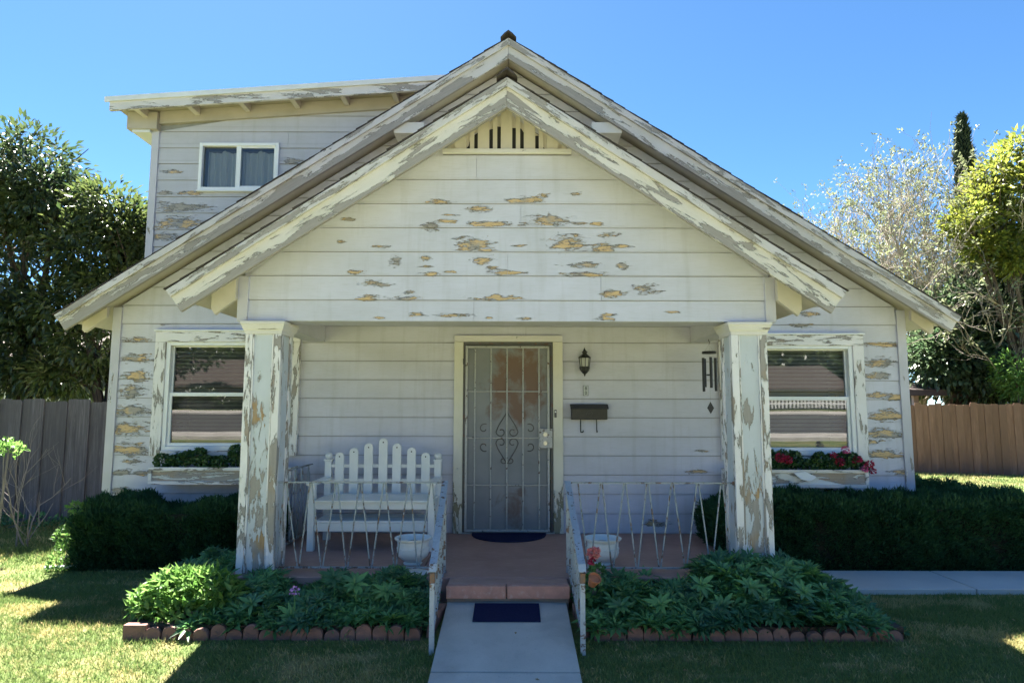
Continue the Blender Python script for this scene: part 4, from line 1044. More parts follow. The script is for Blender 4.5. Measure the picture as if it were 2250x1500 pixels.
def bench():
    Yb = 6.62; x0 = at(722, 1040, Yb)[0]; x1 = at(962, 1040, Yb)[0]; cx = (x0 + x1) / 2; hw_ = (x1 - x0) / 2
    B = empty('garden_bench', (cx, 6.35, FLOOR)); tag(B, 'white bench with rounded picket back on the porch left of the door', 'bench')
    def Zb(py, Y=Yb): return at(842, py, Y)[1] - FLOOR
    wm = M['white_paint']; yb = Yb - 6.35; yf = -0.24
    for s in (-1, 1):
        MB().box(s * hw_ - .033, s * hw_ + .033, yb - .03, yb + .035, 0, Zb(1012)).build('back_post', wm, B, bevel=0.004)
        m = MB().box(s * hw_ - .042, s * hw_ + .042, yb - .04, yb + .045, Zb(1012) + .001, Zb(1008)).lathe([(0.018, Zb(1008)), (0.034, Zb(1005)), (0.038, Zb(1000)), (0.03, Zb(996)), (0.01, Zb(994))], s * hw_, yb, 12)
        m.build('finial', wm, B, bevel=0.002)
        MB().box(s * (hw_ + .003) - .03, s * (hw_ + .003) + .03, yf - .03, yf + .035, 0, Zb(1066, 6.1)).build('leg', wm, B, bevel=0.004)
        MB().box(s * (hw_ + .003) - .042, s * (hw_ + .003) + .042, yf - .06, yb - .031, Zb(1066, 6.1) + .001, Zb(1066, 6.1) + .026).build('armrest', wm, B, bevel=0.006)
        MB().box(s * (hw_ + .003) - .012, s * (hw_ + .003) + .012, yf + .036, yb - .031, Zb(1102, 6.1) - .09, Zb(1102, 6.1) - .002).build('side_rail', wm, B, bevel=0.003)
    for i, (px, py) in enumerate(((748, 993), (779, 983), (811, 973), (843, 962), (873, 973), (905, 982), (936, 993))):
        x = at(px, 1040, Yb)[0] - cx; zt = Zb(py); r = 0.043; z0_ = Zb(1086)
        poly = [(x - r, z0_), (x + r, z0_), (x + r, zt - r)] + [(x + r * math.cos(a), zt - r + r * math.sin(a)) for a in [math.pi * j / 10 for j in range(1, 10)]] + [(x - r, zt - r)]
        pk = MB().prism(poly, yb - .052, yb - .031).build('picket', wm, B, bevel=0.003)
        MB().tube([(x, yb - .0525, zt - .040), (x, yb - .0535, zt - .040)], 0.007, 8).build('screw_hole', M['dark'], pk)
    for py0, py1 in ((1026, 1019), (1058, 1051)):
        MB().box(-hw_ + .034, hw_ - .034, yb - .030, yb - .005, Zb(py0), Zb(py1)).build('back_rail', wm, B, bevel=0.003)
    MB().box(-hw_ + .034, hw_ - .034, yb - .030, yb - .005, Zb(1092), Zb(1081)).build('back_rail', wm, B, bevel=0.003)
    zs = Zb(1103, 6.1)
    for i in range(4):
        ya = yf - .05 + i * .118
        MB().box(-hw_ + .034, hw_ - .034, ya, ya + .110, zs, zs + .022).build('seat_slat', wm, B, bevel=0.004)
    MB().box(-hw_ + .034, hw_ - .034, yf - .03, yf - .006, zs - .062, zs - .001).build('seat_apron', wm, B, bevel=0.003)
    z2 = Zb(1148, 6.1)
    for i in range(3):
        ya = yf - .03 + i * .14
        MB().box(-hw_ + .034, hw_ - .034, ya, ya + .13, z2, z2 + .02).build('shelf_slat', wm, B, bevel=0.004)
    MB().box(-hw_ + .034, hw_ - .034, yf - .028, yf - .006, z2 - .075, z2 - .001).build('shelf_apron', wm, B, bevel=0.003)
bench()

# --- doormats
dm = MB(); cxm = at(1118, 1180, 6.9)[0]; n = 24
pl = [(cxm + 0.385 * math.cos(a), 6.93 - 0.44 * max(0, math.sin(a)) ** 0.85) for a in [math.pi * i / n for i in range(n + 1)]]
o = dm.prism_z(pl[::-1], FLOOR + .001, FLOOR + .014).build('doormat', M['mat_navy'], bevel=0.003); tag(o, 'half round navy doormat on the porch floor at the front door', 'doormat')
mx0 = at(1041, 1345, 4.8)[0]; mx1 = at(1186, 1345, 4.8)[0]
m = MB(); m.prism_x([(4.64, path_z(4.64) + .002), (4.93, path_z(4.93) + .002), (4.93, path_z(4.93) + .012), (4.64, path_z(4.64) + .012)], mx0, mx1)
o = m.build('doormat', M['mat_navy'], bevel=0.003); tag(o, 'rectangular navy doormat on the concrete path below the step', 'doormat')

# --- urn planters
def urn(x, y, label, rim=0.155):
    U = empty('urn_planter', (x, y, FLOOR + .001)); tag(U, label, 'planter', 'white urn planters on the porch')
    k = rim / 0.155
    MB().lathe([(0.075 * k, 0), (0.080 * k, .008), (0.062 * k, .018), (0.085 * k, .035), (0.122 * k, .065), (0.134 * k, .10), (0.133 * k, .125), (0.137 * k, .128), (0.137 * k, .136), (0.130 * k, .14), (0.132 * k, .185), (0.155 * k, .205), (0.157 * k, .215), (0.150 * k, .218), (0.126 * k, .19), (0.118 * k, .16)], 0, 0, 32).build('pot_body', M['pot'], U, smooth=True)
    MB().lathe([(0.119 * k, .160), (0.117 * k, .170)], 0, 0, 20).build('soil', M['soil'], U)
    return U
urn(at(907, 1240, 5.62)[0], 5.62, 'white urn planter behind the left stair rail')
urn(at(1325, 1240, 5.62)[0], 5.62, 'white urn planter behind the right stair rail')
sx_ = at(908, 1262, 5.23)[0]
o = MB().lathe([(0.05, 0), (0.095, .004), (0.115, .016), (0.118, .018), (0.09, .010), (0.03, .008)], 0, 0, 28).build('saucer', M['pot'], smooth=True); o.location = (sx_, 5.255, FLOOR + .001); tag(o, 'shallow white saucer on the porch edge beside the left stair rail', 'saucer')

# --- railings
def zig_panel(parent, x0, x1, y, z0, z1, tops, bots, mat):
    MB().box(min(x0, x1), max(x0, x1), y - .014, y + .014, z1 - .012, z1).build('top_rail', mat, parent, bevel=0.002)
    MB().box(min(x0, x1), max(x0, x1), y - .012, y + .012, z0, z0 + .012).build('bottom_rail', mat, parent, bevel=0.002)
    seq = sorted([(x, 1) for x in tops] + [(x, 0) for x in bots])
    for (xa, ta), (xb, tb) in zip(seq, seq[1:]):
        if ta == tb: continue
        da = 0.010 if ta else -0.006
        za = z1 - .013 if ta else z0 + .013; zb = z1 - .013 if tb else z0 + .013
        MB().tube([(xa + .008, y, za), (xb - .008, y, zb)], 0.0062, 6).build('baluster', mat, parent, smooth=True)
RY = 5.33
def stair_rail(parent, side_):
    topx = at(978 if side_ < 0 else 1247, 1058, RY)[0]; ztop = at(1110, 1058, RY)[1]
    nx = at(948 if side_ < 0 else 1281, 1430, 4.30)[0]; zn = at(1110, 1250, 4.30)[1]
    gz = ground_z(nx, 4.30)
    A = Vector((topx, RY, ztop)); B = Vector((nx, 4.36, zn + .03))
    # near post and rusty joint
    MB().box(nx - .016, nx + .016, 4.284, 4.316, gz - .05, zn - .085).build('post', M['rail_flat'], parent, bevel=0.002)
    MB().box(nx - .017, nx + .017, 4.283, 4.317, zn - .084, zn - .02).build('rusty_joint', M['rust'], parent, bevel=0.002)
    # flat handrail strip that rolls down over the post
    prof = [(A.y, A.z), (4.95, A.z - (A.z - B.z) * .42), (4.60, A.z - (A.z - B.z) * .74), (4.40, B.z + .012), (4.325, B.z - .01), (4.298, zn - .02)]
    m = MB(); w = .024
    for i, (yy, zz) in enumerate(prof):
        t = i / (len(prof) - 1); xx = A.x + (B.x - A.x) * min(1, (A.y - yy) / (A.y - B.y))
        a, b = prof[max(i - 1, 0)], prof[min(i + 1, len(prof) - 1)]; d_ = Vector((0, b[0] - a[0], b[1] - a[1])).normalized(); nn = Vector((0, -d_.z, d_.y)) * (-1 if d_.y > 0 else 1)
        nn = Vector((0, d_.z, -d_.y))
        for (sx, th) in ((-w, 0), (w, 0), (w, .010), (-w, .010)): m.v.append((xx + sx, yy + nn.y * th, zz + nn.z * th))
        if i:
            o_ = (i - 1) * 4
            for j in range(4): m.f.append((o_ + j, o_ + (j + 1) % 4, o_ + 4 + (j + 1) % 4, o_ + 4 + j))
    m.f += [(0, 1, 2, 3), tuple(len(m.v) - 4 + j for j in (3, 2, 1, 0))]
    m.build('handrail', M['rail_flat'], parent)
    # lower stringer and upright bars
    zb0 = FLOOR + .05
    C = Vector((A.x, RY - .02, zb0)); D = Vector((nx, 4.32, path_z(4.32) + .06))
    MB().tube([C, D], 0.011, 4).build('bottom_rail', M['rail'], parent)
    MB().box(A.x - .014, A.x + .014, RY - .014, RY + .014, FLOOR, A.z - .002).build('post', M['rail'], parent, bevel=0.002)
    for k in range(1, 7):
        t = k / 7.3; p = C.lerp(D, t); q = A.lerp(B, t)
        q.z = A.z - (A.z - B.z) * t - .012
        MB().tube([(p.x, p.y, p.z), (p.x, p.y, q.z)], 0.0062, 5).build('baluster', M['rail'], parent, smooth=True)
    return A
zr1 = at(1110, 1058, RY)[1]; zr0 = at(1110, 1248, RY)[1]
L = empty('porch_railing', (-1.2, RY, FLOOR)); tag(L, 'pale blue metal zigzag railing and stair rail left of the steps', 'railing', 'metal porch railings')
Rr = empty('porch_railing', (1.1, RY, FLOOR)); tag(Rr, 'pale blue metal zigzag railing and stair rail right of the steps', 'railing', 'metal porch railings')
def X(px, py): return at(px, py, RY)[0]
stair_tmp = []
def with_parent(P, fn):
    h = empty('tmp'); fn(h)
    bpy.context.view_layer.update()
    inv = Matrix.Translation(P.location).inverted()
    for c in list(h.children): c.parent = P; c.matrix_parent_inverse = inv
    bpy.data.objects.remove(h)
tl = [627, 683, 740, 792, 845, 899, 948]; bl = [605, 655, 707, 762, 815, 868, 919, 968]
tr = [1268, 1321, 1373, 1423, 1477, 1533, 1586]; br = [1295, 1346, 1400, 1450, 1507, 1563, 1610]
def left_rail(h):
    A = stair_rail(h, -1)
    zig_panel(h, X(608, 1058), A.x, RY, zr0, zr1, [X(p, 1062) for p in tl], [X(p, 1245) for p in bl], M['rail'])
def right_rail(h):
    A = stair_rail(h, 1)
    zig_panel(h, A.x, X(1610, 1060), RY, zr0, zr1, [X(p, 1062) for p in tr], [X(p, 1245) for p in br], M['rail'])
    MB().tube([(X(1608, 1062), RY - .02, zr1 - .006), (X(1614, 1062), RY - .035, zr1 - .006)], 0.016, 10).build('rail_bracket', M['rust'], h)
with_parent(L, left_rail); with_parent(Rr, right_rail)
def side_rail(h):
    x = -2.10; z1_ = zr1 + .01; ya, yb = 5.70, 6.93
    MB().box(x - .014, x + .014, ya, yb, z1_ - .012, z1_).build('top_rail', M['rail'], h)
    MB().box(x - .012, x + .012, ya, yb, zr0, zr0 + .012).build('bottom_rail', M['rail'], h)
    n = 12
    for i in range(n):
        y0_ = ya + (yb - ya) * i / n; y1_ = ya + (yb - ya) * (i + 1) / n
        a, b = (zr0 + .012, z1_ - .012) if i % 2 == 0 else (z1_ - .012, zr0 + .012)
        MB().tube([(x, y0_ + .006, a), (x, y1_ - .006, b)], 0.0062, 5).build('baluster', M['rail'], h, smooth=True)
S = empty('porch_railing', (-2.1, 6.3, FLOOR)); tag(S, 'side railing running back to the wall behind the left column', 'railing', 'metal porch railings')
with_parent(S, side_rail)

# --- window boxes with plants
def window_box(x0, x1, ztop, zbot, label, panel):
    yf, yb = WALL_Y - .30, WALL_Y - .071
    B = empty('window_box', ((x0 + x1) / 2, (yf + yb) / 2, zbot)); tag(B, label, 'window box', 'window boxes under the front windows')
    hw_ = (x1 - x0) / 2; h = ztop - zbot; d = (yb - yf) / 2
    fm = M['casing']
    MB().box(-hw_ + .02, hw_ - .02, -d + .018, -d + .034, .018, h - .02).build('front_panel', trim_mat('peeling_window_box_paint', 0.55, (0.74, 0.74, 0.72), scale=1.4, wood=.4), B)
    for z0_, z1_ in ((0, .034), (h - .034, h)):
        MB().box(-hw_, hw_, -d, -d + .032, z0_, z1_).build('front_rail', fm if panel else M['trim'], B, bevel=0.003)
    for s in (-1, 1):
        MB().box(s * (hw_ - .017) - .017, s * (hw_ - .017) + .017, -d + .001, -d + .030, .035, h - .035).build('front_stile', fm, B, bevel=0.003)
        MB().box(s * (hw_ - .01) - .009, s * (hw_ - .01) + .009, -d + .0345, d, .002, h - .003).build('side_panel', fm, B)
    MB().box(-hw_ + .02, hw_ - .02, -d + .035, d, .003, .02).build('base_panel', M['trim'], B)
    MB().box(-hw_ + .025, hw_ - .025, -d + .036, d - .002, .022, h - .035).build('soil', M['soil'], B)
    return B
bx0, bzt = at(326, 1026, WALL_Y - .3); bzb = at(326, 1064, WALL_Y - .3)[1]
window_box(bx0, wl_x1 + .03, bzt, bzb, 'left window box with a grey peeled front panel', True)
cx1, czt = at(1909, 1032, WALL_Y - .3); czb = at(1909, 1072, WALL_Y - .3)[1]
window_box(wr_x0 - .02, cx1, czt, czb, 'right window box with a torn white paint flap', False)
# loose curl of paint on the right box
fx, fz = at(1765, 1046, WALL_Y - .32)
m = MB(); m.add([(fx - .09, WALL_Y - .318, fz + .03), (fx + .02, WALL_Y - .325, fz + .045), (fx + .13, WALL_Y - .335, fz - .005), (fx + .06, WALL_Y - .345, fz - .045), (fx - .03, WALL_Y - .340, fz - .03)], [(0, 1, 2, 3, 4)])
m.prism([(fx - .09, fz + .033), (fx + .02, fz + .048), (fx + .13, fz - .002), (fx + .06, fz - .042), (fx - .03, fz - .027)], WALL_Y - .317, WALL_Y - .315)
o = m.build('paint_flap', M['white_paint']); tag(o, 'white torn flap of paint curling off the right window box', 'paint flap')

def scatter_leaves(name, blobs, n, L, W, mat, parent, up=0.5, shell=0.6, **props):
    """leaves in a set of ellipsoids (cx,cy,cz,rx,ry,rz,weight)"""
    w = np.array([b[6] for b in blobs], float); w /= w.sum()
    idx = rng.choice(len(blobs), n, p=w); B = np.array([b[:6] for b in blobs])[idx]
    u = unit(n); r = rng.uniform(0, 1, n) ** (1 / 3.0); r = shell + (1 - shell) * r
    P = B[:, :3] + u * B[:, 3:6] * r[:, None]
    D = u * 0.8 + unit(n) * 0.8; D[:, 2] += up
    N = u + unit(n) * 0.5; N[:, 2] += 0.8
    return kites(name, P, D, N, rng.uniform(L * .7, L * 1.3, n), rng.uniform(W * .7, W * 1.3, n), mat, parent, **props)

def box_plant(label, x0, x1, zt, flowers=None, seed=1, name='geranium', lm='leaf_geranium'):
    r = random.Random(seed); y = WALL_Y - .19
    P = empty(name, ((x0 + x1) / 2, y, zt - .03)); tag(P, label, 'plant')
    blobs = []
    n = max(2, int((x1 - x0) / .12))
    for i in range(n):
        bx = x0 + (x1 - x0) * (i + .5) / n - (x0 + x1) / 2
        blobs.append((bx, r.uniform(-.03, .03), r.uniform(.02, .13), .07, .085, r.uniform(.05, .12), 1))
    scatter_leaves('foliage', blobs, int(330 * n), .030, .030, M[lm], P, up=.3, shell=.35)
    m = MB()
    for b in blobs:
        for k in range(3): m.tube([(b[0] + r.uniform(-.03, .03), b[1], -.01), (b[0] + r.uniform(-.06, .06), b[1] + r.uniform(-.03, .03), b[2] + .02)], 0.003, 4)
    m.build('stem', M['twig_grey'], P)
    if flowers:
        for (fx_, fy_, fz_, rr, nn, mm) in flowers:
            scatter_leaves('flower_head', [(fx_ - (x0 + x1) / 2, fy_, fz_, rr, rr, rr * .8, 1)], nn, .022, .022, M[mm], P, up=.1, shell=.3)
    return P
lz = bzt
box_plant('bushy green plant filling the left end of the left window box', at(345, 1010, 6.8)[0], at(452, 1010, 6.8)[0], lz, seed=3, name='foliage_plant')
box_plant('tall green plant in the left window box beside the column', at(440, 1010, 6.8)[0], at(560, 1010, 6.8)[0], lz + .03, seed=4, name='foliage_plant')
zz = czt
gx = lambda p: at(p, 1010, 6.8)[0]
box_plant('dark red geranium at the column end of the right window box', gx(1690), gx(1735), zz, [(gx(1708), -.09, .15, .05, 110, 'petal_red'), (gx(1724), -.09, .13, .04, 70, 'petal_red')], 5)
box_plant('leafy green geranium in the middle of the right window box', gx(1735), gx(1815), zz + .01, None, 6)
box_plant('geranium with dusky red blooms right of centre in the right window box', gx(1812), gx(1865), zz + .04, [(gx(1835), -.11, .07, .04, 60, 'petal_red'), (gx(1850), -.09, .19, .035, 50, 'petal_magenta'), (gx(1822), -.10, .14, .03, 36, 'petal_red')], 7)
box_plant('geranium trailing crimson flowers over the right end of the window box', gx(1862), gx(1902), zz, [(gx(1874), -.10, .13, .04, 60, 'petal_red'), (gx(1900), -.10, .09, .035, 56, 'petal_red'), (gx(1888), -.12, .04, .03, 50, 'petal_magenta'), (gx(1906), -.10, .02, .025, 36, 'petal_red')], 8)

# ================================================================ hedges
def hedge(label, x0, x1, y0, y1, z1, seed, n, rough=.03, cut=None):
    H = empty('hedge', ((x0 + x1) / 2, (y0 + y1) / 2, 0.04)); tag(H, label, 'hedge')
    hx = (x1 - x0) / 2; hy = (y1 - y0) / 2; hz = (z1 - .04)
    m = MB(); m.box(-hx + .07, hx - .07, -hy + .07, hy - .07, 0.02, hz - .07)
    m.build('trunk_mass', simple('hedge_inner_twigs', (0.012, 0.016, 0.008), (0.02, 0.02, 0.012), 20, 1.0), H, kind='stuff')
    r = np.random.default_rng(seed)
    # surface samples: front, top, left end, right end, back
    areas = np.array([2 * hx * hz * 1.2, 2 * hx * 2 * hy, hz * 2 * hy, hz * 2 * hy]); k = r.choice(4, n, p=areas / areas.sum())
    a = r.uniform(-1, 1, n); b = r.uniform(0, 1, n); c = r.uniform(-1, 1, n)
    P = np.zeros((n, 3)); Nn = np.zeros((n, 3))
    f = k == 0; P[f] = np.stack([a[f] * hx, np.full(f.sum(), -hy), b[f] * hz], 1); Nn[f] = (0, -1, 0.25)
    f = k == 1; P[f] = np.stack([a[f] * hx, c[f] * hy, np.full(f.sum(), hz)], 1); Nn[f] = (0, -.1, 1)
    f = k == 2; P[f] = np.stack([np.full(f.sum(), -hx), c[f] * hy, b[f] * hz], 1); Nn[f] = (-1, 0, .3)
    f = k == 3; P[f] = np.stack([np.full(f.sum(), hx), c[f] * hy, b[f] * hz], 1); Nn[f] = (1, 0, .3)
    # rounded shoulders
    rr = 0.13
    for ax, hh in ((0, hx), (1, hy)):
        q = np.clip((np.abs(P[:, ax]) - (hh - rr)) / rr, 0, 1); up = np.clip((P[:, 2] - (hz - rr)) / rr, 0, 1)
        P[:, 2] -= rr * 0.45 * q * up; P[:, ax] -= np.sign(P[:, ax]) * rr * .35 * q * up
    und = .03 * np.sin(P[:, 0] * 23 + P[:, 2] * 17) * np.sin(P[:, 1] * 19 + P[:, 2] * 13) + .035 * np.sin(P[:, 0] * 5.1 + seed) + .025 * np.sin(P[:, 0] * 11.3 + P[:, 1] * 6) + .03 * np.sin(P[:, 2] * 9 + P[:, 0] * 4)
    P += Nn * (und + r.uniform(-.09, .02, n))[:, None]
    P[:, 2] = np.maximum(P[:, 2], .0)
    if cut is not None:
        keep = cut(P); P = P[keep]; Nn = Nn[keep]; n = len(P)
    D = Nn + r.normal(size=(n, 3)) * .55; D[:, 2] += .5
    kites('foliage', P, D, r.normal(size=(n, 3)), r.uniform(.025, .065, n), r.uniform(.008, .016, n), M['leaf_hedge'], H, fold=.1)
hx0 = at(168, 1200, 6.2)[0]
hedge('clipped dark green hedge under the left window', hx0, -2.28, 6.15, 6.85, 0.60, 5, 62000)
hedge('long clipped dark green hedge under the right window', 1.90, 5.9, 6.12, 6.88, 0.665, 9, 95000)
hedge('end of the right hedge running back along the side of the house', 4.36, 5.15, 6.90, 8.6, 0.64, 12, 42000)

# small sunlit shrub at the left end of the left hedge
def shrub(name, label, cat, x, y, z, blobs, n, L, W, mat, stems=6, smat='twig_grey', seed=1, up=.5, shell=.4):
    r = random.Random(seed); S_ = empty(name, (x, y, z)); tag(S_, label, cat)
    scatter_leaves('foliage', blobs, n, L, W, M[mat], S_, up=up, shell=shell)
    m = MB()
    for k in range(stems):
        b = blobs[k % len(blobs)]
        m.tube([(r.uniform(-.04, .04), r.uniform(-.04, .04), -.02), ((b[0]) * .4 + r.uniform(-.05, .05), b[1] * .4, b[2] * .5), (b[0] + r.uniform(-.3, .3) * b[3], b[1], b[2])], [.009, .006, .003], 5)
    m.build('stem', M[smat], S_)
    return S_
x, z = at(165, 1245, 6.3)
shrub('shrub', 'small loose light green shrub against the left end of the hedge', 'shrub', x, 6.2, .04, [(-.02, -.05, .12, .09, .1, .12, 1), (.0, -.05, .30, .08, .1, .10, 1), (.05, -.02, .55, .06, .08, .05, .5), (-.04, -.08, .04, .1, .1, .06, .6)], 420, .045, .022, 'leaf_light', seed=2)
o = MB().tube([(at(95, 1246, 6.1)[0], 6.12, .07), (at(166, 1243, 6.1)[0], 6.16, .075)], 0.016, 8).build('pipe', M['pot'], smooth=True); tag(o, 'short white pipe lying on the grass left of the hedge', 'pipe')

# ================================================================ edging tiles
def edging(label, pts_list, seed):
    G = empty('scalloped_edging', (pts_list[0][0][0], pts_list[0][0][1], 0.04)); tag(G, label, 'garden edging', 'scalloped terracotta edging of the beds')
    r = random.Random(seed); w = .106
    meshes = []
    for v in range(3):
        h = (.088, .095, .080)[v]; a = w / 2 - .002
        poly = [(-a, -.07), (a, -.07), (a, h - .045)] + [(a * math.cos(t), h - .045 + .045 * math.sin(t)) for t in [math.pi * j / 9 for j in range(1, 9)]] + [(-a, h - .045)]
        meshes.append(MB().prism(poly, -.02, .02).mesh('edging_tile', M['terracotta']))
    inv = Matrix.Translation(G.location).inverted()
    for (p0, p1) in pts_list:
        p0 = Vector((*p0, 0)); p1 = Vector((*p1, 0)); d = p1 - p0; n = max(1, round(d.length / w)); ang = math.atan2(d.y, d.x)
        for i in range(n):
            p = p0 + d * ((i + .5) / n)
            o = bpy.data.objects.new('edging_tile', r.choice(meshes)); col.objects.link(o); o.parent = G; o.matrix_parent_inverse = inv
            o.location = (p.x, p.y + r.uniform(-.008, .008), ground_z(p.x, p.y) + .0 + r.uniform(-.030, .004)); o.rotation_euler = (R(r.uniform(-10, 8)), R(r.uniform(-6, 6)), ang + R(r.uniform(-8, 8)))
            b = o.modifiers.new('bevel', 'BEVEL'); b.width = .006; b.segments = 2; b.limit_method = 'ANGLE'
EY = 4.50
exl = at(285, 1380, EY)[0]
edging('red scalloped edging tiles along the left bed', [((exl, EY), (-.60, EY)), ((-.55, EY + .02), (-.50, 4.95))], 3)
edging('red scalloped edging tiles along the right bed', [((.55, EY), (2.60, EY)), ((.50, EY + .02), (.46, 4.95))], 4)
o = MB().box(exl - .03, exl + .12, EY - .03, EY + .03, -.02, .095).build('brick', M['terracotta'], bevel=.008); tag(o, 'brown brick closing the left end of the scalloped edging', 'brick')

# ================================================================ bed plants
def rosettes(name, label, regions, nros, mat, cat, L=(.05, .085), kleaf=9, seed=1, stemmat='twig_grey', kind=None):
    """regions = (x0,x1,y0,y1,height function); each rosette = a whorl of pointed leaves on top of a shoot"""
    r = np.random.default_rng(seed); P = []; D = []; N = []; LL = []; WW = []
    tops = []
    for (x0, x1, y0, y1, hf, share) in regions:
        for _ in range(int(nros * share)):
            x = r.uniform(x0, x1); y = r.uniform(y0, y1); h = hf(x, y)
            if h < .03: continue
            z = ground_z(x, y) + .03 + h * r.uniform(.72, 1.08) if r.random() < .75 else ground_z(x, y) + .03 + h * r.uniform(.25, .8)
            tilt = np.array([r.normal() * .35, -.25 + r.normal() * .35, 1.0]); tilt /= np.linalg.norm(tilt)
            a = np.cross(tilt, [0, 1, 0]); a /= np.linalg.norm(a); b = np.cross(tilt, a); ph = r.uniform(0, 6.28); le = r.uniform(*L)
            tops.append((x, y, z))
            for ring, (el, k, ls) in enumerate(((.15, kleaf, 1.0), (.75, kleaf // 2 + 1, .6))):
                for j in range(k):
                    an = ph + j * 2 * math.pi / k + r.normal() * .12
                    d = (a * math.cos(an) + b * math.sin(an)) * math.cos(el) + tilt * math.sin(el + r.normal() * .12)
                    P.append((x + d[0] * .006, y + d[1] * .006, z + ring * .01)); D.append(d); N.append(tilt); LL.append(le * ls * r.uniform(.8, 1.15)); WW.append(le * ls * r.uniform(.26, .34))
    o = kites(name, np.array(P), np.array(D), np.array(N), np.array(LL), np.array(WW), mat, None, fold=.18, widest=.5)
    tag(o, label, cat, kind=kind or 'stuff')
    return tops
def h_left(x, y):
    t = min(1, max(0, (x + 2.2) / .5)); e = .145 + .04 * math.sin(x * 5) + .03 * math.sin(x * 13)
    h = e * (.55 + .45 * min(1, (y - 4.5) / .35)); 
    if x < -2.1: h *= .5
    return h
def h_right(x, y):
    base = .13 + .03 * math.sin(x * 9)
    hump = .19 * math.exp(-((x - 1.85) / .42) ** 2)
    end = min(1, max(0.12, (2.72 - x) / .45))
    return (base + hump) * end * (.5 + .5 * min(1, (y - 4.5) / .4))
rosettes('bed_foliage', 'dark green whorled leaves filling the left bed', [(-2.2, -.60, 4.49, 5.25, h_left, .85), (-2.65, -2.2, 4.9, 5.9, lambda x, y: .2, .15)], 620, M['leaf_bed'], 'bed foliage', L=(.045, .115), seed=3)
rosettes('bed_foliage', 'dark green whorled leaves mounding up in the right bed by the column', [(.50, 2.72, 4.48, 5.25, h_right, .85), (1.5, 2.4, 5.0, 5.45, lambda x, y: h_right(x, 5.0) * .95, .15)], 860, M['leaf_bed'], 'bed foliage', L=(.045, .13), seed=5)
# low dark filler leaves below the whorls
def filler(label, x0, x1, y0, y1, hf, n, seed):
    r = np.random.default_rng(seed); x = r.uniform(x0, x1, n); y = r.uniform(y0, y1, n)
    h = np.array([hf(a, b) for a, b in zip(x, y)]); z = np.array([ground_z(a, b) for a, b in zip(x, y)]) + h * r.uniform(.05, .85, n) + .02
    D = r.normal(size=(n, 3)); D[:, 2] = np.abs(D[:, 2]) * .5; D[:, 1] -= .4
    tag(kites('undergrowth', np.stack([x, y, z], 1), D, r.normal(size=(n, 3)) * .4 + np.array([0, -.3, 1]), r.uniform(.04, .07, n), r.uniform(.015, .026, n), M['leaf_bed'], None), label, 'undergrowth', kind='stuff')
filler('low dark leaves under the whorls of the left bed', -2.2, -.58, 4.53, 5.3, h_left, 5200, 5)
filler('low dark leaves under the whorls of the right bed', .5, 2.65, 4.53, 5.3, h_right, 7500, 6)

# individual whorled shoots that stand out, leaves as parts
def whorl_meshes():
    out = []
    for v in range(3):
        Lf = (.085, .10, .075)[v]; w = Lf * .30
        m = MB(); m.add([(0, 0, 0), (w * .35, 0, Lf * .25 * .2 + .004), (w * .5, 0, 0)], [])
        m = MB()
        st = [(0, .0, 0), (.25, .36, .10), (.5, .5, .14), (.78, .32, .10), (1, 0, 0)]
        for t, ww, zz_ in st: m.v += [(t * Lf, -ww * w, zz_ * w * 1.2 - t * t * Lf * .12), (t * Lf, 0, -t * t * Lf * .12), (t * Lf, ww * w, zz_ * w * 1.2 - t * t * Lf * .12)]
        for i in range(4):
            a = i * 3; m.f += [(a, a + 1, a + 4, a + 3), (a + 1, a + 2, a + 5, a + 4)]
        out.append(m.mesh('leaf', M['leaf_bed'], smooth=True))
    return out
WM = whorl_meshes()
def whorl(px, py, Y, label, n=9, s=1.0, tilt=(R(35), 0), mat=None):
    x, z = at(px, py, Y); r = random.Random(px)
    W_ = empty('whorled_shoot', (x, Y, ground_z(x, Y) + .03)); tag(W_, label, 'plant', 'leaf whorls standing out of the beds')
    h = z - ground_z(x, Y) - .03
    MB().tube([(0, .05, -.02), (0.0, .03, h * .6), (0, 0, h)], [.005, .004, .003], 5).build('stem', M['leaf_bed'], W_)
    T = Matrix.Translation((0, 0, h)) @ Matrix.Rotation(tilt[0], 4, 'X') @ Matrix.Rotation(tilt[1], 4, 'Y')
    for k in range(n):
        o = bpy.data.objects.new('leaf', WM[k % 3]); col.objects.link(o); o.parent = W_
        o.matrix_local = T @ Matrix.Rotation(2 * math.pi * k / n + r.uniform(-.12, .12), 4, 'Z') @ Matrix.Rotation(R(-18 + r.uniform(-12, 12)), 4, 'Y') @ Matrix.Scale(s * r.uniform(.9, 1.1), 4)
    for k in range(4):
        o = bpy.data.objects.new('leaf', WM[2]); col.objects.link(o); o.parent = W_
        o.matrix_local = T @ Matrix.Rotation(1.57 * k + .4, 4, 'Z') @ Matrix.Rotation(R(-55), 4, 'Y') @ Matrix.Scale(s * .55, 4)
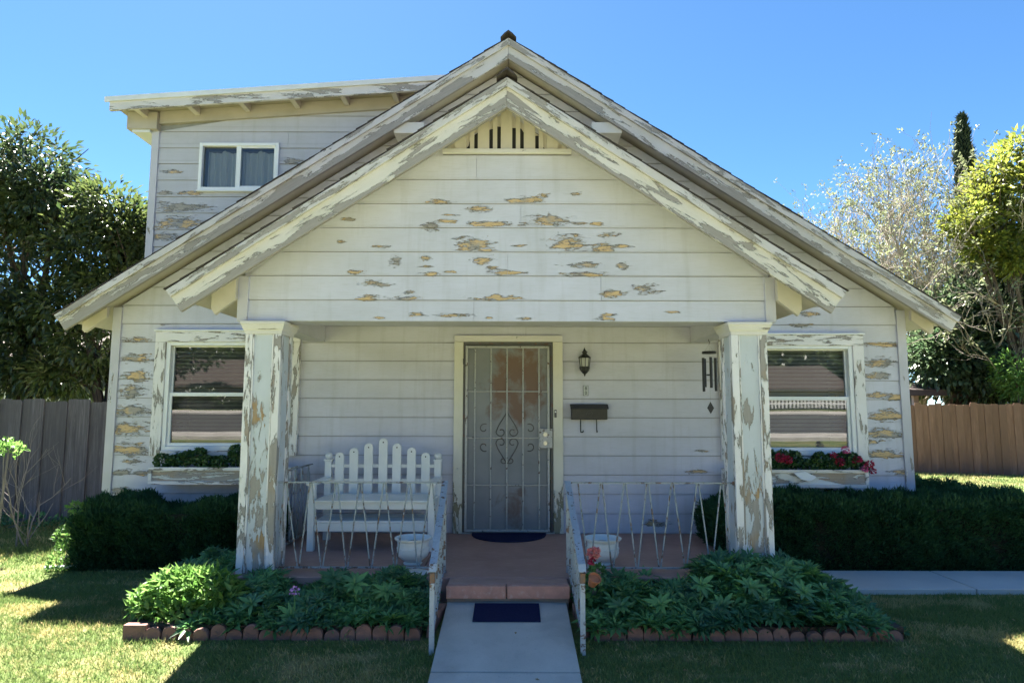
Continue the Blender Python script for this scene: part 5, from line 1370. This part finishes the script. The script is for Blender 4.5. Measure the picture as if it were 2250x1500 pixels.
for a in ((780, 1282, 4.66, 'pale green leaf whorl in front of the left railing zigzags'), (733, 1268, 4.75, 'leaf whorl in the left bed just left of the palest whorl'), (850, 1300, 4.6, 'leaf whorl in the left bed nearest the left stair rail'),
          (553, 1325, 4.60, 'leaf whorl in the left bed in front of the left column'), (640, 1352, 4.56, 'low leaf whorl above the left scalloped tiles'),
          (1540, 1285, 4.66, 'long leaved whorl left of the mound in the right bed'), (1588, 1330, 4.58, 'star shaped leaf whorl low in front of the right bed mound'), (1650, 1290, 4.62, 'leaf whorl in the centre of the right bed mound'),
          (1700, 1268, 4.70, 'leaf whorl on the crest of the right bed mound'), (1765, 1300, 4.62, 'leaf whorl on the right slope of the mound'), (1660, 1342, 4.56, 'spiky leaf whorl low on the right bed mound'), (1362, 1332, 4.58, 'leaf whorl near the foot of the right stair rail'), (1450, 1328, 4.58, 'leaf whorl in the flat middle of the right bed')):
    whorl(*a, s=1.15, tilt=(R(28 + (a[0] % 17)), R(a[0] % 23 - 11)))

# sunlit variegated plant at the left end
x, z = at(402, 1350, 4.72)
shrub('leafy_plant', 'bright yellow green leafy plant in sun at the left end of the bed', 'plant', x, 4.78, .05,
      [(-.24, -.02, .10, .13, .13, .09, 1), (-.08, 0, .19, .19, .16, .12, 1.4), (.13, 0, .20, .17, .15, .12, 1.3), (.27, -.02, .15, .12, .12, .09, .8), (.05, -.12, .08, .3, .1, .07, .8)], 1500, .075, .032, 'leaf_light', 14, seed=5, up=.35, shell=.55)
# flowers in the beds
def flower(px, py, Y, label, mat, r_=.03, n=26, cat='flower'):
    x, z = at(px, py, Y); F_ = empty('flower', (x, Y, ground_z(x, Y) + .02)); tag(F_, label, cat)
    h = z - ground_z(x, Y) - .02
    scatter_leaves('flower_head', [(0, 0, h, r_, r_, r_ * .8, 1)], n, r_ * .8, r_ * .8, M[mat], F_, up=.2, shell=.3)
    MB().tube([(0, .03, 0), (0, .01, h * .7), (0, 0, h)], .0035, 5).build('stem', M['leaf_bed'], F_)
    MB().tube([(0, .02, h * .4), (.03, .02, h * .6)], .0025, 4).build('leaf_stalk', M['leaf_bed'], F_)
flower(647, 1298, 4.56, 'single violet flower in the middle of the left bed', 'petal_violet', .026, 18)
flower(1305, 1215, 4.85, 'coral pink geranium bloom in front of the right urn planter', 'petal_pink', .038, 70)
flower(1300, 1232, 4.83, 'deeper red bloom just below the coral pink geranium', 'petal_red', .026, 34)
x, z = at(1296, 1275, 4.8)
shrub('geranium', 'leafy geranium plant beside the right stair rail post', 'plant', x + .03, 4.85, .05, [(0, 0, .17, .09, .08, .10, 1), (.03, .02, .28, .06, .06, .06, .6)], 260, .04, .036, 'leaf_bed', seed=8)
o = MB().lathe([(0.028, 0), (0.042, .06), (0.046, .062), (0.046, .074), (0.040, .074), (.036, .06)], 0, 0, 18).build('clay_pot', M['clay'], smooth=True); xx, zz = at(1297, 1270, 4.8); o.location = (xx, 4.72, zz - .02); o.rotation_euler = (R(35), R(20), 0)
tag(o, 'small tipped orange clay pot against the right stair rail', 'pot')

# ================================================================ fences
def fence(label, x0, x1, y, z0, h, w, mat, seed, yaw=0.0, rail_front=False, posts=()):
    Fc = empty('board_fence', (x0, y, z0)); tag(Fc, label, 'fence'); r = random.Random(seed); Fc.rotation_euler = (0, 0, yaw)
    ms = []
    for v in range(4):
        hh = h * (1, .985, 1.008, .99)[v]; ww = w * (1.04, 1.02, 1.03, 1.05)[v] / 2
        ms.append(MB().prism([(-ww, 0), (ww, 0), (ww, hh - .025), (ww - .02, hh), (-ww + .02, hh), (-ww, hh - .025)], -.009, .009).mesh('board', mat))
    n = int((x1 - x0) / w)
    for i in range(n):
        inst(ms[r.randrange(4)], 'board', Fc, (w * (i + .5), (.011 if i % 2 else -.011) + r.uniform(-.001, .001), r.uniform(-.012, .012)), (R(r.uniform(-.1, .1)), R(r.uniform(-.12, .12)), 0))
    for zr in (.25, h - .3):
        MB().box(0, x1 - x0, .03, .07, zr, zr + .085).build('rail', mat, Fc)
    for k in range(int((x1 - x0) / 2.4) + 1):
        MB().box(.1 + k * 2.4, .19 + k * 2.4, .075, .165, -.2, h - .08).build('post', mat, Fc)
    return Fc
fence('weathered grey board fence behind the bare shrub at left', -10.5, -4.55, 8.62, .03, 1.60, .150, M['fence_grey'], 3)
fence('red brown board fence at the back of the right side yard', 7.0, 17.0, 16.6, .03, 1.64, .140, M['fence_brown'], 4, yaw=R(-20))

# ================================================================ trees
def limb_tree(parent, base, blobs, r0, mat, seed, fork=0.35, side=6):
    r = random.Random(seed); m = MB(); b0 = Vector(base)
    fp = b0 + Vector((0, 0, fork)); m.tube([b0 - Vector((0, 0, .2)), b0 + Vector((r.uniform(-.05, .05), 0, fork * .5)), fp], [r0 * 1.25, r0, r0 * .9], 9)
    m.build('trunk', mat, parent, smooth=True)
    m = MB()
    for b in blobs:
        c = Vector(b[:3]); mid = fp.lerp(c, .5) + Vector((r.uniform(-.15, .15), r.uniform(-.15, .15), r.uniform(0, .2)))
        m.tube([fp - Vector((0, 0, .05)), mid, c], [r0 * .6, r0 * .4, r0 * .2], side)
        for k in range(7):
            e = c + Vector((r.gauss(0, 1) * b[3] * .6, r.gauss(0, 1) * b[4] * .6, r.gauss(0, 1) * b[5] * .6)); s_ = mid.lerp(c, r.uniform(.3, 1))
            m.tube([s_, s_.lerp(e, .5) + Vector((0, 0, .08)), e], [r0 * .16, r0 * .10, r0 * .04], 4)
    m.build('limbs', mat, parent)
def blob_px(px, py, rx, ry, Y, dy, w=1.0, ox=0, oy=0, oz=0):
    x, z = at(px, py, Y); x2, _ = at(px + rx, py, Y); _, z2 = at(px, py - ry, Y)
    return (x - ox, Y - oy, z - oz, x2 - x, dy, z2 - z, w)
def clustered(blobs, nclu, per, cr, L, W, mat, parent, seed, up=-.2, name='crown', out=.8, along=0.0):
    """leaf sprays: cluster centres on/in the blobs, leaves gathered round each, so that gaps stay open"""
    r = np.random.default_rng(seed); w = np.array([b[6] for b in blobs], float); w /= w.sum()
    idx = r.choice(len(blobs), nclu, p=w); B = np.array([b[:6] for b in blobs])[idx]
    u = r.normal(size=(nclu, 3)); u /= np.linalg.norm(u, axis=1, keepdims=True)
    rad = .35 + .68 * r.uniform(0, 1, nclu) ** .5
    C = B[:, :3] + u * B[:, 3:6] * rad[:, None]
    n = nclu * per; ci = np.repeat(np.arange(nclu), per)
    sz = r.uniform(.6, 1.3, nclu)[ci]
    d0 = r.normal(size=(n, 3)); d0 /= np.linalg.norm(d0, axis=1, keepdims=True)
    P = C[ci] + d0 * (r.uniform(0, 1, n) ** .6 * cr * sz)[:, None]
    D = u[ci] * out + d0 * .9; D[:, 2] += up
    N = r.normal(size=(n, 3)) * .5; N[:, 2] += 1.0
    return kites(name, P, D, N, r.uniform(L * .7, L * 1.25, n), r.uniform(W * .75, W * 1.25, n), mat, parent)
def tree(name, label, base_px, Y, blobs, nclu, per, cr, L, W, leaf, bark, r0, seed, fork=1.2, up=-.2, out=.8, cat='tree', group=None, gz=0.04):
    x = at(base_px, 880, Y)[0]; T = empty(name, (x, Y, gz)); tag(T, label, cat, group)
    bl = [blob_px(*b[:4], b[4], b[5], b[6] if len(b) > 6 else 1, x, Y, gz) for b in blobs]
    limb_tree(T, (0, 0, 0), bl, r0, M[bark], seed, fork)
    clustered(bl, nclu, per, cr, L, W, M[leaf], T, seed, up, out=out)
    return T
tree('broadleaf_tree', 'tall dark glossy leaved tree at the far left edge', 70, 9.9,
     [(70, 385, 95, 85, 9.9, .9), (0, 440, 110, 120, 9.9, 1.0), (120, 460, 70, 80, 9.8, .8), (40, 590, 130, 120, 9.9, .9, 1.3), (-150, 560, 140, 200, 9.9, 1.0), (-290, 300, 150, 150, 9.7, 1.2, 1.4), (90, 700, 110, 80, 9.9, .8), (-20, 760, 110, 90, 9.9, .8, .8), (80, 820, 90, 50, 9.8, .6, .7)],
     1250, 17, .25, .13, .052, 'leaf_dark', 'bark', .13, 31, 1.4, up=-.45)
tree('broadleaf_tree', 'olive green tree between the far left tree and the house', 235, 9.7,
     [(240, 470, 55, 55, 9.7, .6), (290, 520, 45, 60, 9.7, .6), (210, 560, 70, 80, 9.7, .8, 1.3), (270, 640, 60, 80, 9.7, .7), (170, 670, 70, 70, 9.7, .7), (220, 760, 80, 70, 9.7, .7), (160, 830, 60, 50, 9.7, .6, .7), (330, 560, 50, 80, 9.8, .6)],
     760, 16, .22, .12, .046, 'leaf_olive', 'bark', .09, 33, 1.2, up=-.35)
# right side: behind the brown fence
tree('broadleaf_tree', 'bright yellow green tree at the right edge above the fence', 2250, 16.5,
     [(2185, 385, 35, 32, 16.5, .7, .6), (2240, 335, 38, 32, 16.5, .8, .6), (2170, 440, 50, 34, 16.5, .8, .9), (2260, 420, 55, 50, 16.5, .9, 1.1), (2128, 490, 38, 24, 16.3, .7, .6), (2200, 495, 50, 36, 16.4, .8, .9), (2225, 575, 34, 24, 16, .6, .6), (2290, 520, 60, 70, 16.5, 1), (2165, 545, 26, 18, 16.2, .5, .35)],
     620, 16, .24, .15, .08, 'leaf_yellow', 'bark', .14, 41, 2.4, up=-.1)
tree('broadleaf_tree', 'large dark tree with shiny broad leaves behind the right fence', 2100, 17.5,
     [(2055, 790, 50, 60, 17.4, .8, .8), (2070, 700, 50, 50, 17.6, .8, .6), (2150, 700, 90, 90, 17.5, 1.2, 1.2), (2230, 660, 70, 90, 17.5, 1.2, 1.1), (2230, 790, 80, 80, 17.3, 1.0, 1.2), (2120, 800, 80, 60, 17.3, 1.0), (2190, 600, 60, 60, 17.8, 1.0), (2300, 720, 90, 140, 17.6, 1.2), (2190, 850, 90, 40, 17.2, .8, .8), (2090, 740, 60, 60, 17.5, .9, .6)],
     1700, 17, .36, .18, .09, 'leaf_mag', 'bark', .2, 43, 1.0, up=-.2)
tree('shrub', 'light green bush in front of the dark tree at right', 2232, 15.9, [(2228, 815, 34, 34, 15.9, .5), (2245, 850, 30, 28, 15.9, .5)], 90, 16, .2, .13, .05, 'leaf_light', 'bark', .05, 45, .6, cat='bush')
# cypress
def cypress():
    Y = 24.0; x = at(2124, 420, Y)[0]; T = empty('cypress_tree', (x, Y, .04)); tag(T, 'slim dark cypress spire rising above the right hand trees', 'tree')
    r = np.random.default_rng(5); n = 9000; zt = at(2124, 262, Y)[1]; t = r.uniform(0, 1, n) ** .8
    z = 1.0 + (zt - 1.0) * t; rad = .43 * np.clip((1 - t) * 2.4, 0, 1) ** .7 + .03
    a = r.uniform(0, 6.28, n); rr = rad * (.55 + .5 * r.uniform(0, 1, n)) * (1 + .25 * np.sin(a * 3 + z * 2.2) + .12 * np.sin(z * 7))
    P = np.stack([rr * np.cos(a), rr * np.sin(a), z], 1); D = np.stack([np.cos(a) * .45, np.sin(a) * .45, np.ones(n)], 1) + r.normal(size=(n, 3)) * .25
    kites('crown', P, D, r.normal(size=(n, 3)), r.uniform(.14, .32, n), r.uniform(.05, .09, n), M['leaf_cypress'], T)
    MB().tube([(0, 0, -.1), (0, 0, 5), (0, 0, zt - .8)], [.2, .12, .03], 8).build('trunk', M['bark'], T)
cypress()
# twiggy pale tree at right
def twig_tree(name, label, x, y, z, n0, L0, levels, r0, spread, mat, leafmat, seed, lean=(0, 0), leaves=.5, lsz=.06, up=.12, cat='tree', gnarl=.25, shrink=.72, kids=(3, 4)):
    r = random.Random(seed); T = empty(name, (x, y, z)); tag(T, label, cat)
    m = MB(); tips = []; trunk = MB()
    def grow(p, d, L_, rad, lev):
        pts = [p]; dd = d.copy(); seg = 3
        for k in range(seg):
            dd = (dd + Vector((r.gauss(0, gnarl), r.gauss(0, gnarl), r.gauss(0, gnarl) + up))).normalized(); pts.append(pts[-1] + dd * L_ / seg)
        (trunk if lev == 0 else m).tube(pts, [rad, rad * .85, rad * .7, rad * .55], 6 if lev < 2 else 3, cap=lev == 0)
        if lev >= levels: tips.append((pts[-1], dd)); return
        for k in range(r.randint(*kids)):
            t = r.uniform(.35, 1.0); i = min(seg - 1, int(t * seg)); q = pts[i].lerp(pts[i + 1], t * seg - i)
            nd = (dd + Vector((r.gauss(0, spread), r.gauss(0, spread), r.gauss(0, spread * .7)))).normalized()
            grow(q, nd, L_ * shrink * r.uniform(.75, 1.2), rad * .55, lev + 1)
    for k in range(n0):
        d = Vector((r.gauss(lean[0], spread * .6), r.gauss(lean[1], spread * .6), 1)).normalized(); grow(Vector((r.uniform(-.1, .1), r.uniform(-.1, .1), -.1)), d, L0, r0, 0)
    trunk.build('trunk', M[mat], T); m.build('twigs', M[mat], T)
    if leafmat:
        tp = [t for t in tips if r.random() < leaves]; k = 6; P = []; D = []
        for p, d in tp:
            for _ in range(k): P.append(p + Vector((r.gauss(0, .05), r.gauss(0, .05), r.gauss(0, .05)))); D.append(d + Vector((r.gauss(0, .8), r.gauss(0, .8), r.gauss(0, .8))))
        n = len(P); kites('foliage', np.array(P), np.array(D), unit(n), rng.uniform(lsz * .7, lsz * 1.3, n), rng.uniform(lsz * .35, lsz * .55, n), M[leafmat], T)
    return T
twig_tree('twiggy_tree', 'sparse pale twiggy tree right of the main roof', at(2000, 600, 20.5)[0], 20.5, .04, 8, 3.9, 5, .10, .40, 'bark_pale', 'leaf_pale', 8, leaves=.8, lsz=.10, kids=(3, 4))
twig_tree('twiggy_tree', 'lower tangle of bare brown twigs beside the right roof corner', at(2095, 700, 19)[0], 19.0, .04, 4, 2.6, 5, .08, .42, 'bark_pale', 'leaf_pale', 14, leaves=.45, lsz=.10, kids=(3, 4))
# bare shrub at left in front of the grey fence
twig_tree('bare_shrub', 'leafless grey branched shrub in front of the left fence', at(40, 1205, 7.1)[0], 7.1, .04, 2, .62, 3, .011, .42, 'twig_grey', None, 5, cat='shrub', gnarl=.12, kids=(2, 3), shrink=.75)
twig_tree('bare_shrub', 'second leafless shrub nearer the hedge at left', at(68, 1200, 7.2)[0], 7.2, .04, 2, .55, 3, .009, .42, 'twig_grey', None, 6, cat='shrub', gnarl=.12, kids=(2, 3), shrink=.75)
x, z = at(12, 985, 6.6)
shrub('shrub', 'tall stemmed shrub with sunlit leaf tuft at the left edge', 'shrub', x - .1, 6.7, .04, [(.08, 0, z - .06, .13, .1, .06, 1), (-.02, 0, z - .0, .12, .1, .05, 1)], 160, .055, .028, 'leaf_light', 3, seed=4)
x, z = at(95, 660, 12.2)
shrub('flowering_vine', 'pink flowering climber among the left trees', 'climber', x, 12.4, .04, [(0, -2.2, z, .3, .3, .25, 1), (-.2, -2.2, z + .3, .2, .2, .2, .7), (.1, -2.9, 1.75, .35, .2, .12, .6)], 420, .08, .06, 'petal_magenta', 4, seed=6)

# low leafy growth along the fence foot at left
x = at(10, 1150, 8.2)[0]
shrub('ground_shrub', 'low dark leafy growth at the foot of the left fence', 'shrub', x, 8.2, .04, [(-.6, 0, .1, .6, .25, .16, 1), (.3, 0, .07, .5, .2, .1, .7), (-1.6, 0, .15, .7, .3, .25, 1)], 900, .06, .03, 'leaf_bed', 8, seed=9)

# ================================================================ neighbours
def simple_house(name, label, x0, x1, y0, y1, h, rh, wmat, face, gar=False, ridge_x=True):
    """face = +1: front looks towards +Y, -1: towards -Y"""
    Hn = empty(name, ((x0 + x1) / 2, (y0 + y1) / 2, ground_z(0, y0))); tag(Hn, label, 'house'); hx = (x1 - x0) / 2; hy = (y1 - y0) / 2
    MB().box(-hx, hx, -hy, hy, -.3, h).build('wall', wmat, Hn)
    rm = simple('brown_shingle_' + name, (0.10, 0.08, 0.07), (0.07, .055, .05), 6, .9)
    if ridge_x: MB().prism_x([(-hy - .5, h - .15), (hy + .5, h - .15), (hy + .5, h), (0, h + rh), (-hy - .5, h)], -hx - .5, hx + .5).build('roof', rm, Hn)
    else: MB().prism([(-hx - .5, h - .15), (hx + .5, h - .15), (hx + .5, h), (0, h + rh), (-hx - .5, h)], -hy - .5, hy + .5).build('roof', rm, Hn)
    fy = hy if face > 0 else -hy; s = face
    for wx in (-hx * .5, hx * .1):
        f = MB().box(wx - .6, wx + .6, min(fy, fy + s * .05), max(fy, fy + s * .05), .9, 2.1).build('window', M['vinyl'], Hn)
        MB().box(wx - .53, wx + .53, min(fy + s * .051, fy + s * .06), max(fy + s * .051, fy + s * .06), .97, 2.03).build('pane', M['dark'], f)
    if gar:
        g_ = MB().box(hx * .35, hx * .9, min(fy, fy + s * .06), max(fy, fy + s * .06), 0, 2.2).build('garage_door', M['vinyl'], Hn)
    return Hn
simple_house('neighbour_house', 'white neighbouring house glimpsed through the trees at left', -26, -12, 17, 25, 2.7, 1.5, M['neighbour_wall'], -1)
simple_house('shed', 'low weathered shed roof peeping over the right fence', 9.2, 10.9, 17.5, 19.2, 2.0, .25, M['neighbour_tan'], -1)
simple_house('house_across_street', 'tan house across the street mirrored in the windows', -24, -9, -34, -25, 2.9, 1.8, M['neighbour_tan'], 1, True)
simple_house('house_across_street', 'house with a low roof across the street mirrored in the right window', 10, 24, -42, -33, 2.9, 1.9, M['neighbour_tan'], 1, False)
# white picket fence across the street
pf_ = empty('picket_fence', (0, -18, -.3)); tag(pf_, 'white picket fence across the street mirrored in the right window', 'fence')
pm = MB().prism([(-.04, 0), (.04, 0), (.04, .95), (0, 1.02), (-.04, .95)], -.01, .01).mesh('picket', M['vinyl'])
for i in range(90): inst(pm, 'picket', pf_, (5 + i * .18, 0, .05))
for zr in (.25, .8): MB().box(4.9, 21.2, -.05, -.015, zr, zr + .07).build('rail', M['vinyl'], pf_)
def street_tree(label, x, y, seed, s=1.0):
    T = empty('street_tree', (x, y, -.35)); tag(T, label, 'tree', 'trees across the street')
    bl = [(0, 0, 4.2 * s, 1.8 * s, 1.8 * s, 1.3 * s, 1), (1.2 * s, .3, 3.4 * s, 1.3 * s, 1.3 * s, 1.0 * s, .7), (-1.2 * s, -.2, 3.5 * s, 1.3 * s, 1.3 * s, 1.0 * s, .7), (0, 0, 5.4 * s, 1.2 * s, 1.2 * s, .9 * s, .6)]
    limb_tree(T, (0, 0, 0), bl, .16 * s, M['bark'], seed, 1.8 * s); clustered(bl, 260, 12, .45, .3, .16, M['leaf_dark'], T, seed)
for i, (x, y, s, l) in enumerate(((-19, -21, 1.3, 'big tree across the street mirrored at the left of the left window'), (-6.5, -20.5, 1.1, 'tree across the street mirrored in the left window'), (4, -21.5, 1.25, 'tree across the street between the two mirrored houses'), (20.5, -20, 1.4, 'tree across the street mirrored at the right of the right window'), (12.5, -36, 2.2, 'tall tree behind the low roofed house across the street'), (-9, -38, 2.4, 'tall tree behind the tan house across the street'))):
    street_tree(l, x, y, 60 + i, s)

# far band of trees beyond the houses across the street, and beyond the back gardens
def far_wood(label, x0, x1, y, h, n, seed):
    r = np.random.default_rng(seed); x = r.uniform(x0, x1, n); hh = h * (.72 + .28 * np.sin(x * .23 + seed) * np.sin(x * .071 + 1))
    z = -.4 + hh * r.uniform(0, 1, n) ** .8; yy = y + r.normal(size=n) * 1.2 + 1.5 * np.sin(x * .5)
    D = r.normal(size=(n, 3)); o = kites('far_trees', np.stack([x, yy, z], 1), D, r.normal(size=(n, 3)), r.uniform(.6, 1.3, n), r.uniform(.4, .8, n), M['leaf_dark'], None, kind='stuff')
    tag(o, label, 'trees')
far_wood('dark belt of trees beyond the houses across the street', -90, 90, -46, 11, 42000, 3)

Sh = empty('street_hedge', (13, -19.6, -.35)); tag(Sh, 'dark shrub row behind the picket fence across the street', 'hedge')
scatter_leaves('foliage', [(-6 + i * 1.5, 0, .8, 1.1, .6, .9, 1) for i in range(10)], 9000, .14, .08, M['leaf_dark'], Sh, shell=.6)
MB().box(-7, 8, -.3, .3, 0, 1.2).build('trunk_mass', M['dark'], Sh, kind='stuff')

# litter
n_ = 90; lx = rng.uniform(-4.5, 4.5, n_); ly = rng.uniform(3.3, 6.0, n_); lz_ = gz_np(ly) + .03; pth = (lx > PX0) & (lx < PX1) & (ly < 4.95)
lz_ = np.where(pth, np.array([path_z(q) for q in ly]) + .004, lz_); ok = (ly < 4.45) | pth | (np.abs(lx) > 2.9)
DD = rng.normal(size=(n_, 3)); DD[:, 2] *= .15
o = kites('fallen_leaves', np.stack([lx, ly, lz_], 1)[ok], DD[ok], np.tile([0, 0, 1.0], (ok.sum(), 1)), rng.uniform(.02, .045, ok.sum()), rng.uniform(.010, .02, ok.sum()), leaf_mat('dry_fallen_leaf', (0.20, 0.13, 0.05), (0.33, 0.24, 0.10), 0.7, 0.1), kind='stuff')
tag(o, 'dry leaves scattered over the path and lawn', 'leaves')

Sh = empty('street_hedge', (-14, -19.2, -.35)); tag(Sh, 'dark shrub row before the tan house across the street at left', 'hedge')
scatter_leaves('foliage', [(-5 + i * 1.6, 0, .9 + .3 * (i % 3), 1.2, .7, 1.1, 1) for i in range(8)], 9000, .16, .09, M['leaf_dark'], Sh, shell=.6)
MB().box(-6, 7, -.3, .3, 0, 1.3).build('trunk_mass', M['dark'], Sh, kind='stuff')
